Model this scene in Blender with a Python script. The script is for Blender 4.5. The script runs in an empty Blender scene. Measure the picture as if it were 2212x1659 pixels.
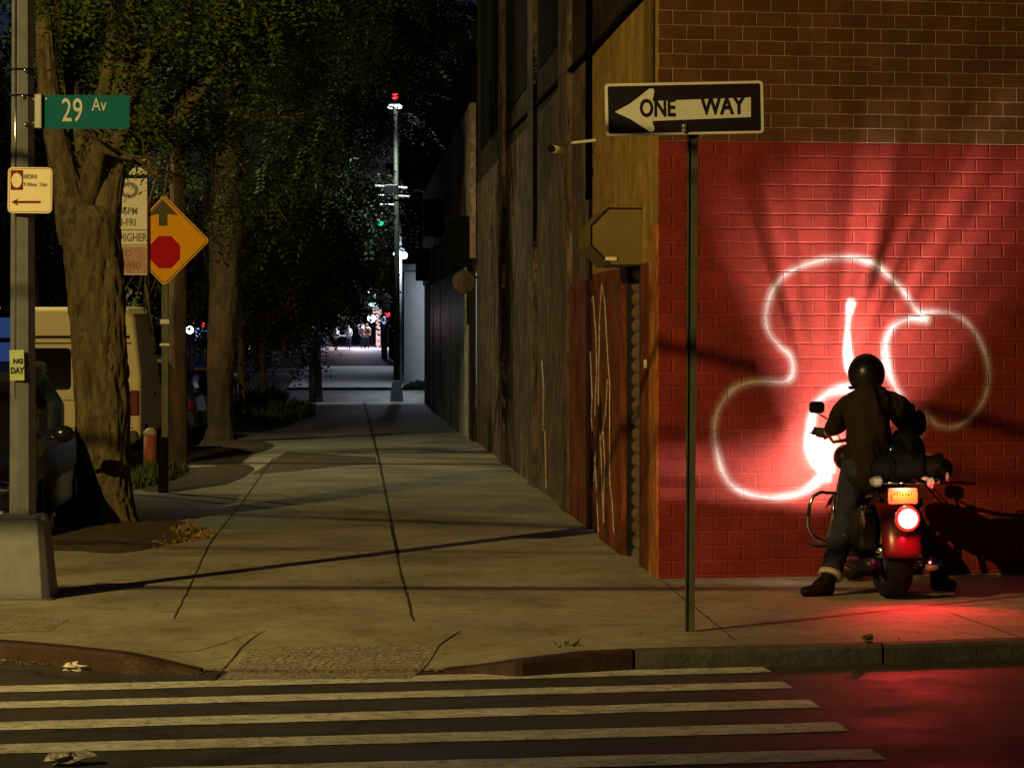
import bpy, bmesh, math, random
import numpy as np
from mathutils import Vector, Matrix, noise
random.seed(7); rng = np.random.default_rng(7)
R = math.radians
sc = bpy.context.scene
COL = sc.collection

# ------------------------------------------------------------------ camera
F = 6000.0; CX = 1106.0; HZ = 700.0; HC = 1.617; GM = -0.010
cd = bpy.data.cameras.new("Camera"); cam = bpy.data.objects.new("Camera", cd); COL.objects.link(cam)
cam.location = (0, 0, HC); cam.rotation_euler = (R(90), 0, 0)
cd.sensor_width = 36.0; cd.lens = F / 2212.0 * 36.0
cd.shift_y = -(829.5 - HZ) / 2212.0
cd.clip_start = 0.1; cd.clip_end = 3000
sc.camera = cam

# ------------------------------------------------------------------ world, moon, exposure
w = bpy.data.worlds.new("World"); sc.world = w; w.use_nodes = True
nt = w.node_tree; nt.nodes.clear()
sky = nt.nodes.new("ShaderNodeTexSky"); sky.sky_type = 'NISHITA'; sky.sun_disc = False
sky.sun_elevation = R(-2.0); sky.sun_rotation = R(20)
bg = nt.nodes.new("ShaderNodeBackground"); bg.inputs[1].default_value = 0.10
wo = nt.nodes.new("ShaderNodeOutputWorld")
tint = nt.nodes.new('ShaderNodeMix'); tint.data_type = 'RGBA'; tint.blend_type = 'MULTIPLY'; tint.inputs[0].default_value = 1.0; tint.inputs[7].default_value = (0.16, 0.28, 1.0, 1)
nt.links.new(sky.outputs[0], tint.inputs[6]); nt.links.new(tint.outputs[2], bg.inputs[0]); nt.links.new(bg.outputs[0], wo.inputs[0])
sd = bpy.data.lights.new("moon", 'SUN'); sd.energy = 0.010; sd.angle = R(0.5); sd.color = (0.75, 0.82, 1.0)
so = bpy.data.objects.new("moon", sd); COL.objects.link(so); so.rotation_euler = (R(52), 0, R(-25))
sc.view_settings.view_transform = 'Standard'; sc.view_settings.look = 'None'
sc.view_settings.exposure = 0.0; sc.view_settings.gamma = 1.0

def light(name, kind, loc, energy, color, size=0.05, target=None, angle=None, blend=0.5):
    d = bpy.data.lights.new(name, kind); d.energy = energy; d.color = color
    d.shadow_soft_size = size
    o = bpy.data.objects.new(name, d); COL.objects.link(o); o.location = loc
    if kind == 'SPOT':
        d.spot_size = R(angle); d.spot_blend = blend
    if target is not None:
        o.rotation_euler = (Vector(target) - Vector(loc)).to_track_quat('-Z', 'Y').to_euler()
    return o

LAMP = Vector((-11.1, 3.9, 8.6))
STREET = (1.0, 0.71, 0.21)
light("street_lamp_light", 'SPOT', LAMP, 15500, STREET, 0.045, target=(-6.3, 19.3, 0.9), angle=80, blend=1.0)

light("street_lamp_light", 'SPOT', (-10.2, 41.0, 8.3), 2700, (1.0, 0.88, 0.42), 0.08, target=(-1.5, 42.0, 0.0), angle=125, blend=.8)

# ------------------------------------------------------------------ ground helpers
def gz(x, y):
    if y < 90: return GM * y
    if y < 190: return GM * 90 + (y - 90) * 0.0101
    return 0.11
def P(px, py, Y):
    return Vector(((px - CX) / F * Y, Y, HC - (py - HZ) / F * Y))
def XP(px, Y): return (px - CX) / F * Y
def G(px, py, dz=0.0):
    Y = 8.0
    while Y < 400:
        z = HC - (py - HZ) / F * Y
        if z <= gz(0, Y) + dz:
            lo, hi = Y - 0.5, Y
            for _ in range(25):
                m = (lo + hi) / 2
                if HC - (py - HZ) / F * m <= gz(0, m) + dz: hi = m
                else: lo = m
            return P(px, py, hi)
        Y += 0.5
    return P(px, py, 400)
def vpx(Y): return -0.056 * Y
LATK, LATB = -2.573, 2.152      # kerb of side street, building line
# corner of the brick building and its front direction
CXW, CYW = 1.043, 19.8
FD = Vector((1, 0.19, 0)).normalized(); FN = Vector((FD.y, -FD.x, 0))       # along, outward (towards camera)
SD = Vector((-0.056, 1, 0)).normalized(); SN = Vector((-SD.y, SD.x, 0))     # side wall along, outward (-x)
def wallpt(px, py):             # pixel -> (u,z) on front wall
    t = (px - CX) / F
    # x = CXW+u*FD.x ; Y=CYW+u*FD.y ; x = t*Y
    u = (t * CYW - CXW) / (FD.x - t * FD.y)
    Y = CYW + u * FD.y
    return u, HC - (py - HZ) / F * Y
def sideY(px): return (CXW + 0.056 * CYW) * F / (px - 769.999 + 0.001) if px > 770.5 else 400

# ------------------------------------------------------------------ materials
def new_mat(name):
    m = bpy.data.materials.new(name); m.use_nodes = True
    n = m.node_tree; b = n.nodes["Principled BSDF"]; return m, n, b
def mix_rgb(n, a, b, fac, mode='MIX'):
    x = n.nodes.new("ShaderNodeMix"); x.data_type = 'RGBA'; x.blend_type = mode
    for s, v in ((6, a), (7, b), (0, fac)):
        if hasattr(v, 'is_linked') or hasattr(v, 'node'): n.links.new(v, x.inputs[s])
        else: x.inputs[s].default_value = v if s == 0 else (*v, 1)
    return x.outputs[2]
def noise_node(n, scale, detail=4, rough=0.55, vec=None, dist=0.0):
    t = n.nodes.new("ShaderNodeTexNoise"); t.inputs["Scale"].default_value = scale
    t.inputs["Detail"].default_value = detail; t.inputs["Roughness"].default_value = rough
    t.inputs["Distortion"].default_value = dist
    if vec is None:
        c = n.nodes.new("ShaderNodeTexCoord"); vec = c.outputs["Object"]
    n.links.new(vec, t.inputs["Vector"]); return t.outputs[0]
def ramp(n, fac, stops):
    r = n.nodes.new("ShaderNodeValToRGB"); n.links.new(fac, r.inputs[0])
    e = r.color_ramp.elements
    while len(e) < len(stops): e.new(0.5)
    for k, (p, c) in enumerate(stops):
        e[k].position = p; e[k].color = (c, c, c, 1) if isinstance(c, (int, float)) else (*c, 1)
    return r.outputs[0]
def bump(n, b, h, strength=0.4, dist=0.02, prev=None):
    x = n.nodes.new("ShaderNodeBump"); x.inputs["Strength"].default_value = strength
    x.inputs["Distance"].default_value = dist; n.links.new(h, x.inputs["Height"])
    if prev is not None: n.links.new(prev, x.inputs["Normal"])
    n.links.new(x.outputs[0], b.inputs["Normal"]); return x.outputs[0]
def mat(name, col, rough=0.6, metal=0.0, var=0.25, scale=6.0, bmp=0.0, bscale=40, col2=None, stretch=None, spec=0.5, bdist=0.01):
    m, n, b = new_mat(name)
    tc = n.nodes.new("ShaderNodeTexCoord"); vec = tc.outputs["Object"]
    if stretch:
        mp = n.nodes.new("ShaderNodeMapping"); mp.inputs["Scale"].default_value = stretch
        n.links.new(vec, mp.inputs[0]); vec = mp.outputs[0]
    f = ramp(n, noise_node(n, scale, vec=vec), [(0.3, 0.0), (0.7, 1.0)])
    c2 = col2 if col2 else tuple(c * (1 - var) for c in col)
    n.links.new(mix_rgb(n, c2, col, f), b.inputs["Base Color"])
    b.inputs["Roughness"].default_value = rough; b.inputs["Metallic"].default_value = metal
    b.inputs["Specular IOR Level"].default_value = spec
    if bmp: bump(n, b, noise_node(n, bscale, 5, vec=vec), bmp, bdist)
    return m
def emit(name, col, s):
    m, n, b = new_mat(name)
    b.inputs["Base Color"].default_value = (0.02, 0.02, 0.02, 1)
    b.inputs["Emission Color"].default_value = (*col, 1); b.inputs["Emission Strength"].default_value = s
    return m
def asphalt():
    m, n, b = new_mat("asphalt")
    tc = n.nodes.new("ShaderNodeTexCoord"); v = tc.outputs["Object"]
    a = ramp(n, noise_node(n, 1.1, 5, vec=v), [(0.3, (0.033, 0.031, 0.028)), (0.7, (0.058, 0.054, 0.048))])
    g = ramp(n, noise_node(n, 140, 3, vec=v), [(0.35, 0.40), (0.7, 1.9)])
    c = mix_rgb(n, a, g, 1.0, 'MULTIPLY')
    vo = n.nodes.new("ShaderNodeTexVoronoi"); vo.feature = 'DISTANCE_TO_EDGE'; vo.inputs["Scale"].default_value = 0.55
    mp = n.nodes.new("ShaderNodeMapping"); n.links.new(v, mp.inputs[0])
    nn = n.nodes.new("ShaderNodeTexNoise"); nn.inputs["Scale"].default_value = 1.7; nn.inputs["Detail"].default_value = 5
    n.links.new(v, nn.inputs["Vector"])
    ad = n.nodes.new("ShaderNodeMix"); ad.data_type = 'VECTOR'; ad.inputs[0].default_value = 0.35
    n.links.new(v, ad.inputs[4]); n.links.new(nn.outputs[1], ad.inputs[5]); n.links.new(ad.outputs[1], vo.inputs["Vector"])
    ck = ramp(n, vo.outputs[0], [(0.0, 0.45), (0.012, 1.0)])
    n.links.new(mix_rgb(n, c, ck, 1.0, 'MULTIPLY'), b.inputs["Base Color"])
    rr = ramp(n, noise_node(n, 2.2, 3, vec=v), [(0.35, 0.52), (0.7, 0.72)]); n.links.new(rr, b.inputs["Roughness"])
    bump(n, b, noise_node(n, 95, 4, vec=v), 0.55, 0.012)
    return m
def concrete(name, base, dark, stain=True):
    m, n, b = new_mat(name)
    tc = n.nodes.new("ShaderNodeTexCoord"); v = tc.outputs["Object"]
    a = ramp(n, noise_node(n, 0.9, 6, 0.6, vec=v), [(0.3, dark), (0.68, base)])
    g = ramp(n, noise_node(n, 60, 4, 0.7, vec=v), [(0.3, 0.72), (0.7, 1.15)])
    c = mix_rgb(n, a, g, 1.0, 'MULTIPLY')
    if stain:
        s = ramp(n, noise_node(n, 5.5, 5, 0.7, vec=v, dist=0.8), [(0.33, 0.45), (0.50, 1.0)])
        c = mix_rgb(n, c, s, 0.75, 'MULTIPLY')
        s2 = ramp(n, noise_node(n, 17, 2, 0.5, vec=v), [(0.26, 0.35), (0.32, 1.0)])
        c = mix_rgb(n, c, s2, 0.8, 'MULTIPLY')
    n.links.new(c, b.inputs["Base Color"]); b.inputs["Roughness"].default_value = 0.75
    bump(n, b, noise_node(n, 70, 6, 0.7, vec=v), 0.5, 0.01)
    return m
def brick(name, c1, c2, mortar, painted=False, spray=False, bs=0.8, offx=0.0, msize=0.0045, stain=0.0, stcol=(0.02, 0.015, 0.01)):
    m, n, b = new_mat(name)
    uv = n.nodes.new("ShaderNodeUVMap"); v0 = uv.outputs[0]
    nn = n.nodes.new("ShaderNodeTexNoise"); nn.inputs["Scale"].default_value = 9; nn.inputs["Detail"].default_value = 4
    n.links.new(v0, nn.inputs["Vector"])
    sub = n.nodes.new("ShaderNodeVectorMath"); sub.operation = 'SUBTRACT'; sub.inputs[1].default_value = (0.5, 0.5, 0.5)
    n.links.new(nn.outputs[1], sub.inputs[0])
    scl = n.nodes.new("ShaderNodeVectorMath"); scl.operation = 'SCALE'; scl.inputs[3].default_value = 0.010
    n.links.new(sub.outputs[0], scl.inputs[0])
    add = n.nodes.new("ShaderNodeVectorMath"); add.operation = 'ADD'
    n.links.new(v0, add.inputs[0]); n.links.new(scl.outputs[0], add.inputs[1])
    br = n.nodes.new("ShaderNodeTexBrick"); n.links.new(add.outputs[0], br.inputs["Vector"])
    br.inputs["Scale"].default_value = 1.0; br.inputs["Brick Width"].default_value = 0.2069; br.inputs["Row Height"].default_value = 0.1033
    br.inputs["Mortar Size"].default_value = msize; br.inputs["Mortar Smooth"].default_value = 0.35; br.offset = 0.5
    br.inputs["Color1"].default_value = (*c1, 1); br.inputs["Color2"].default_value = (*c2, 1); br.inputs["Mortar"].default_value = (*mortar, 1)
    br.inputs["Bias"].default_value = 0.0
    blot = ramp(n, noise_node(n, 2.6, 6, 0.65, vec=v0), [(0.3, 0.58), (0.7, 1.15)])
    c = mix_rgb(n, br.outputs[0], blot, 1.0, 'MULTIPLY')
    fine = ramp(n, noise_node(n, 45, 4, 0.7, vec=v0), [(0.3, 0.8), (0.7, 1.12)])
    c = mix_rgb(n, c, fine, 1.0, 'MULTIPLY')
    if stain:
        mp = n.nodes.new("ShaderNodeMapping"); mp.inputs["Scale"].default_value = (3.2, 0.35, 1); n.links.new(v0, mp.inputs[0])
        st = ramp(n, noise_node(n, 1.6, 6, 0.7, vec=mp.outputs[0]), [(0.42, 0.0), (0.62, 1.0)])
        mu = n.nodes.new("ShaderNodeMath"); mu.operation = 'MULTIPLY'; mu.inputs[1].default_value = stain; n.links.new(st, mu.inputs[0])
        c = mix_rgb(n, c, stcol, mu.outputs[0])
    if spray:
        at = n.nodes.new("ShaderNodeAttribute"); at.attribute_name = "spray"
        pn = ramp(n, noise_node(n, 120, 2, 0.6, vec=v0), [(0.2, 0.75), (0.6, 1.0)])
        mu = n.nodes.new("ShaderNodeMath"); mu.operation = 'MULTIPLY'
        n.links.new(at.outputs["Fac"], mu.inputs[0]); n.links.new(pn, mu.inputs[1])
        c = mix_rgb(n, c, (0.80, 0.78, 0.78), mu.outputs[0])
    n.links.new(c, b.inputs["Base Color"])
    b.inputs["Roughness"].default_value = 0.8 if painted else 0.9
    b.inputs["Specular IOR Level"].default_value = 0.2
    b2_ = n.nodes.new("ShaderNodeTexBrick"); n.links.new(add.outputs[0], b2_.inputs["Vector"]); b2_.offset = 0.5
    for k_, v_ in (("Scale", 1.0), ("Brick Width", .2069), ("Row Height", .1033), ("Mortar Size", .0095 if painted else .006), ("Mortar Smooth", 1.0)): b2_.inputs[k_].default_value = v_
    inv = n.nodes.new("ShaderNodeMath"); inv.operation = 'SUBTRACT'; inv.inputs[0].default_value = 1.0; n.links.new(b2_.outputs["Fac"], inv.inputs[1])
    p = bump(n, b, inv.outputs[0], bs * (.55 if painted else 1), 0.014 if painted else 0.010)
    bump(n, b, noise_node(n, 24, 6, 0.7, vec=v0), 0.35, 0.006, prev=p)
    return m
def streaky(name, a, bcol, dark, sx=2.0, sy=0.40, rough=0.8, graf=False):
    m, n, b = new_mat(name)
    uv = n.nodes.new("ShaderNodeUVMap")
    mp = n.nodes.new("ShaderNodeMapping"); mp.inputs["Scale"].default_value = (sx, sy, 1); n.links.new(uv.outputs[0], mp.inputs[0])
    f = ramp(n, noise_node(n, 2.2, 6, 0.7, vec=mp.outputs[0], dist=0.4), [(0.32, 0.0), (0.66, 1.0)])
    c = mix_rgb(n, a, bcol, f)
    f2 = ramp(n, noise_node(n, 5.0, 5, 0.7, vec=mp.outputs[0]), [(0.50, 0.0), (0.62, 1.0)])
    c = mix_rgb(n, c, dark, f2)
    c = mix_rgb(n, c, ramp(n, noise_node(n, 1.3, 7, .75, vec=uv.outputs[0], dist=.7), [(0.34, 0.35), (0.62, 1.35)]), 1.0, 'MULTIPLY')
    c = mix_rgb(n, c, ramp(n, noise_node(n, 7, 5, .7, vec=uv.outputs[0]), [(0.3, 0.6), (0.66, 1.2)]), 1.0, 'MULTIPLY')
    n.links.new(c, b.inputs["Base Color"]); b.inputs["Roughness"].default_value = rough; b.inputs["Specular IOR Level"].default_value = 0.1
    bump(n, b, noise_node(n, 20, 5, vec=uv.outputs[0]), 0.4, 0.01)
    return m

M = {}
M['asphalt'] = asphalt()
M['conc'] = concrete("sidewalk_concrete", (0.41, 0.37, 0.27), (0.17, 0.155, 0.11))
M['conc_rough'] = concrete("ramp_concrete", (0.36, 0.33, 0.28), (0.22, 0.20, 0.17))
M['conc_grey'] = concrete("far_concrete", (0.30, 0.30, 0.30), (0.20, 0.20, 0.21))
M['kerb'] = mat("kerb_stone", (0.10, 0.095, 0.08), 0.85, var=0.5, scale=7, bmp=0.8, bscale=30)
M['kerb_steel'] = mat("kerb_rusted_steel", (0.05, 0.022, 0.012), 0.6, var=0.5, scale=9, bmp=0.5, bscale=50)
M['joint'] = mat("dark_joint_and_shadow", (0.022, 0.019, 0.013), 0.9, var=0.5, scale=20)
M['line'] = mat("road_paint", (0.74, 0.72, 0.66), 0.6, col2=(0.50, 0.48, 0.43), scale=9, bmp=0.5, bscale=120)
m, n, b = new_mat("worn_road_paint")
tc = n.nodes.new("ShaderNodeTexCoord"); v = tc.outputs["Object"]
c = ramp(n, noise_node(n, 5, 5, .6, vec=v), [(0.3, (0.46, 0.45, 0.41)), (0.7, (0.74, 0.72, 0.66))])
c = mix_rgb(n, c, (0.07, 0.065, 0.055), ramp(n, noise_node(n, 16, 8, .82, vec=v, dist=.6), [(0.50, 0.0), (0.60, 0.75)]))
c = mix_rgb(n, c, (0.20, 0.18, 0.14), ramp(n, noise_node(n, 1.6, 6, .7, vec=v, dist=1.2), [(0.50, 0.0), (0.70, 0.6)]))
n.links.new(c, b.inputs["Base Color"]); b.inputs["Roughness"].default_value = .7; bump(n, b, noise_node(n, 110, 4, vec=v), .6, .01)
M['line'] = m
M['dirt'] = mat("soil", (0.10, 0.058, 0.025), 0.95, col2=(0.025, 0.016, 0.009), scale=14, bmp=1.0, bscale=45, bdist=0.03)
M['red_brick'] = brick("red_painted_brick", (0.225, 0.023, 0.016), (0.212, 0.021, 0.014), (0.28, 0.040, 0.029), painted=True, spray=True, bs=1.0, msize=0.0050)  # mortar tint lightened to paint in the lit edges of the joints
M['brown_brick'] = brick("brown_brick", (0.135, 0.054, 0.013), (0.095, 0.038, 0.010), (0.36, 0.24, 0.13), bs=0.8, msize=0.0044)
M['tan_brick'] = brick("ochre_brick", (0.38, 0.235, 0.058), (0.32, 0.19, 0.046), (0.52, 0.38, 0.16), bs=0.6, stain=0.5, stcol=(0.10, 0.06, 0.02), msize=0.0032)
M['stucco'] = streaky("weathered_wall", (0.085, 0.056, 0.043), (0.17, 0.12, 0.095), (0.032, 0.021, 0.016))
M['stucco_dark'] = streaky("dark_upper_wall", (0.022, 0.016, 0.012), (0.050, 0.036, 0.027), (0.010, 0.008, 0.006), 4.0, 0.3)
M['rust_paint'] = streaky("rust_red_paint", (0.20, 0.055, 0.020), (0.13, 0.035, 0.014), (0.07, 0.022, 0.012), 4, 0.5, 0.55)
M['orange_paint'] = streaky("orange_trim_paint", (0.42, 0.15, 0.035), (0.30, 0.10, 0.025), (0.14, 0.05, 0.018), 6, 0.8, 0.5)
M['shutter'] = mat("shutter_metal", (0.26, 0.17, 0.12), 0.45, 0.3, var=0.3, scale=8, bmp=0.2)
M['housing'] = mat("ochre_sheet_metal", (0.17, 0.115, 0.030), 0.55, 0.2, var=0.3, scale=3)
M['greyblue'] = streaky("grey_door_paint", (0.42, 0.50, 0.50), (0.30, 0.36, 0.36), (0.18, 0.2, 0.2), 5, 0.3, 0.5)
M['tanwall'] = streaky("brown_far_wall", (0.32, 0.22, 0.17), (0.44, 0.32, 0.25), (0.18, 0.12, 0.10), 2.0, 0.4)
M['palewall'] = mat("pale_wall", (0.50, 0.52, 0.56), 0.8, var=0.15, scale=2)
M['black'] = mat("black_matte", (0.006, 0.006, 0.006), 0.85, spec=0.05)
M['dark'] = mat("dark_metal", (0.02, 0.02, 0.022), 0.4, 0.6)
M['galv'] = mat("galvanised_steel", (0.30, 0.30, 0.29), 0.38, 0.55, var=0.2, scale=5, bmp=0.1)
M['pole'] = mat("lamp_post_paint", (0.155, 0.165, 0.19), 0.45, 0.3, var=0.28, scale=9, bmp=0.05, bscale=70)
M['postgreen'] = mat("green_steel", (0.085, 0.085, 0.055), 0.6, 0.3, var=0.35, scale=12)
M['chrome'] = mat("chrome", (0.75, 0.74, 0.73), 0.12, 1.0, var=0.1)
M['rubber'] = mat("rubber", (0.014, 0.013, 0.013), 0.75, bmp=0.3, bscale=60, spec=0.1)
M['bikepaint'] = mat("dark_red_paint", (0.13, 0.010, 0.014), 0.3, 0.1)
M['leather'] = mat("black_leather", (0.018, 0.016, 0.016), 0.5, var=0.3, scale=10, bmp=0.5, bscale=25)
M['nylon'] = mat("black_nylon", (0.008, 0.007, 0.009), 0.7, var=0.35, scale=12, bmp=0.6, bscale=18, bdist=0.02, spec=0.1)
M['silvercloth'] = mat("silver_tarp", (0.55, 0.52, 0.52), 0.35, 0.3, var=0.6, scale=45, bmp=1.0, bscale=30, bdist=0.03)
M['shirt'] = mat("olive_shirt", (0.026, 0.016, 0.007), 0.9, var=0.35, scale=7, bmp=0.5, bscale=9, stretch=(1.6, 1.6, 0.4), bdist=0.05, spec=0.1)
M['jeans'] = mat("jeans", (0.036, 0.038, 0.066), 0.9, var=0.35, scale=14, bmp=0.4, bscale=10, bdist=0.04, spec=0.1)
M['cuff'] = mat("jeans_cuff", (0.42, 0.37, 0.30), 0.9)
M['skin'] = mat("skin", (0.38, 0.20, 0.13), 0.55, var=0.1)
M['glove'] = mat("black_glove", (0.02, 0.018, 0.018), 0.7)
M['helmet'] = mat("helmet_black", (0.010, 0.009, 0.009), 0.34, var=0.1)
M['shoe'] = mat("black_shoe", (0.008, 0.006, 0.006), 0.65, spec=0.1)
M['white'] = mat("white_paint", (0.70, 0.68, 0.60), 0.5, var=0.12, scale=20)
M['signcream'] = mat("cream_sign_sheet", (0.66, 0.58, 0.40), 0.75, spec=0.15, var=0.08, scale=10)
M['signletter'] = mat('reflective_letter', (0.48, 0.47, 0.42), 0.7, spec=0.15, var=0.3, scale=60)
M['signwhite'] = mat('pale_sign_sheet', (0.86, 0.80, 0.68), 0.75, spec=0.15, var=0.06)
M['signblack'] = mat("sign_black", (0.012, 0.010, 0.014), 0.4)
M['signfrost'] = mat("sign_back_black", (0.006, 0.007, 0.012), 0.5, col2=(0.016, 0.004, 0.005), scale=4, spec=0.25)
M['signgreen'] = mat("sign_green", (0.0, 0.085, 0.11), 0.75, spec=0.15, var=0.1)
M['signyellow'] = mat("sign_yellow", (0.80, 0.37, 0.006), 0.75, spec=0.15, var=0.08)
M['signgrey'] = mat("sign_arrow_grey", (0.10, 0.095, 0.045), 0.75, spec=0.15)
M['signred'] = mat("sign_red", (0.45, 0.004, 0.012), 0.75, spec=0.15, var=0.1)
M['signmaroon'] = mat("sign_maroon", (0.14, 0.012, 0.010), 0.75, spec=0.15)
M['signpink'] = mat("sign_pinkish", (0.55, 0.36, 0.29), 0.75, spec=0.15, col2=(0.45, 0.22, 0.18), scale=9)
M['letterred'] = mat("faded_red_letter", (0.22, 0.05, 0.04), 0.5)
M['lettergrey'] = mat("faded_letter", (0.22, 0.18, 0.13), 0.6)
M['sticker'] = mat("yellow_green_sticker", (0.34, 0.42, 0.19), 0.6, var=0.15, scale=30)
M['graf'] = mat("white_spray", (0.55, 0.50, 0.45), 0.6, col2=(0.20, 0.14, 0.11), scale=25)
M['leaf'] = mat("leaf", (0.085, 0.135, 0.014), 0.55, col2=(0.03, 0.055, 0.008), scale=3.0)
M['leaf_mid'] = mat('leaf_mid', (0.050, 0.080, 0.010), 0.6, col2=(0.020, 0.035, 0.006), scale=1.6, spec=.2)
M['leaf_dark'] = mat("leaf_dark", (0.040, 0.055, 0.018), 0.6, col2=(0.022, 0.032, 0.012), scale=2.0)
M['leaf_olive'] = mat("leaf_olive", (0.11, 0.095, 0.035), 0.6, col2=(0.05, 0.05, 0.02), scale=1.5)
M['weed'] = mat("weed_green", (0.07, 0.11, 0.025), 0.7, col2=(0.04, 0.06, 0.015), scale=6)
M['litter'] = mat("dry_leaf", (0.26, 0.16, 0.045), 0.8, col2=(0.09, 0.05, 0.02), scale=10)
M['paper'] = mat("paper", (0.75, 0.70, 0.62), 0.6)
M['van'] = mat("beige_van_paint", (0.66, 0.55, 0.28), 0.35, var=0.06, scale=2)
M['carblack'] = mat("black_car_paint", (0.015, 0.015, 0.018), 0.2, 0.2)
M['cargrey'] = mat("purple_grey_car_paint", (0.09, 0.075, 0.10), 0.25, 0.4)
M['carred'] = mat("dark_red_car_paint", (0.14, 0.012, 0.012), 0.25, 0.2)
M['glass'] = mat("tinted_glass", (0.010, 0.007, 0.010), 0.06, var=0.1, spec=0.8)
M['amberplate'] = mat("orange_plate", (0.85, 0.42, 0.07), 0.45, var=0.15, scale=30)
M['stake'] = mat("wood_pole", (0.17, 0.14, 0.12), 0.85, var=0.5, scale=4, bmp=0.5, stretch=(4, 4, 0.4))
M['hydrant'] = mat("faded_red_post", (0.34, 0.09, 0.05), 0.7, var=0.3)
M['lens_red_off'] = mat("red_lens", (0.16, 0.01, 0.01), 0.2)
M['E_head'] = emit("headlight_glow", (1.0, 0.92, 0.80), 12)
M['E_tail'] = emit("tail_glow", (1.0, 0.12, 0.10), 11)
M['E_ring'] = emit("tail_ring_glow", (1.0, 0.012, 0.006), 1.6)
M['E_white'] = emit("white_lamp_glow", (0.80, 0.92, 1.0), 7)
M['E_blue'] = emit("blue_white_glow", (0.30, 0.50, 1.0), 1.7)
M['E_cyan'] = emit("cyan_sign_glow", (0.45, 0.95, 1.0), 2.5)
M['E_pink'] = emit("pink_column_glow", (1.0, 0.60, 0.62), 0.75)
M['E_red'] = emit("red_light_glow", (1.0, 0.03, 0.05), 2.2)
M['E_redsoft'] = emit("red_soft_glow", (1.0, 0.02, 0.06), 0.5)
M['E_green'] = emit("green_light_glow", (0.02, 0.75, 0.40), 1.2)
M['E_amber'] = emit("amber_light_glow", (1.0, 0.45, 0.10), 1.6)
M['E_window'] = emit("blue_window_glow", (0.03, 0.14, 0.60), 0.22)

# bark
def bark_mat(name, a, b2, s=7):
    m, n, b = new_mat(name)
    tc = n.nodes.new("ShaderNodeTexCoord")
    mp = n.nodes.new("ShaderNodeMapping"); mp.inputs["Scale"].default_value = (1, 1, 0.28); n.links.new(tc.outputs["Object"], mp.inputs[0])
    f = noise_node(n, s, 6, 0.7, vec=mp.outputs[0], dist=0.6)
    c = mix_rgb(n, b2, a, ramp(n, f, [(0.35, 0.0), (0.62, 1.0)]))
    n.links.new(c, b.inputs["Base Color"]); b.inputs["Roughness"].default_value = 0.9
    bump(n, b, noise_node(n, s * 2.2, 8, 0.75, vec=mp.outputs[0], dist=0.8), 1.0, 0.05)
    return m
M['bark'] = bark_mat("bark", (0.19, 0.145, 0.070), (0.045, 0.034, 0.018), 11)
M['bark_far'] = bark_mat("bark_brown", (0.14, 0.085, 0.038), (0.05, 0.032, 0.018))
M['bark_pale'] = bark_mat("bark_pale", (0.24, 0.19, 0.16), (0.10, 0.08, 0.07))

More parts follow.
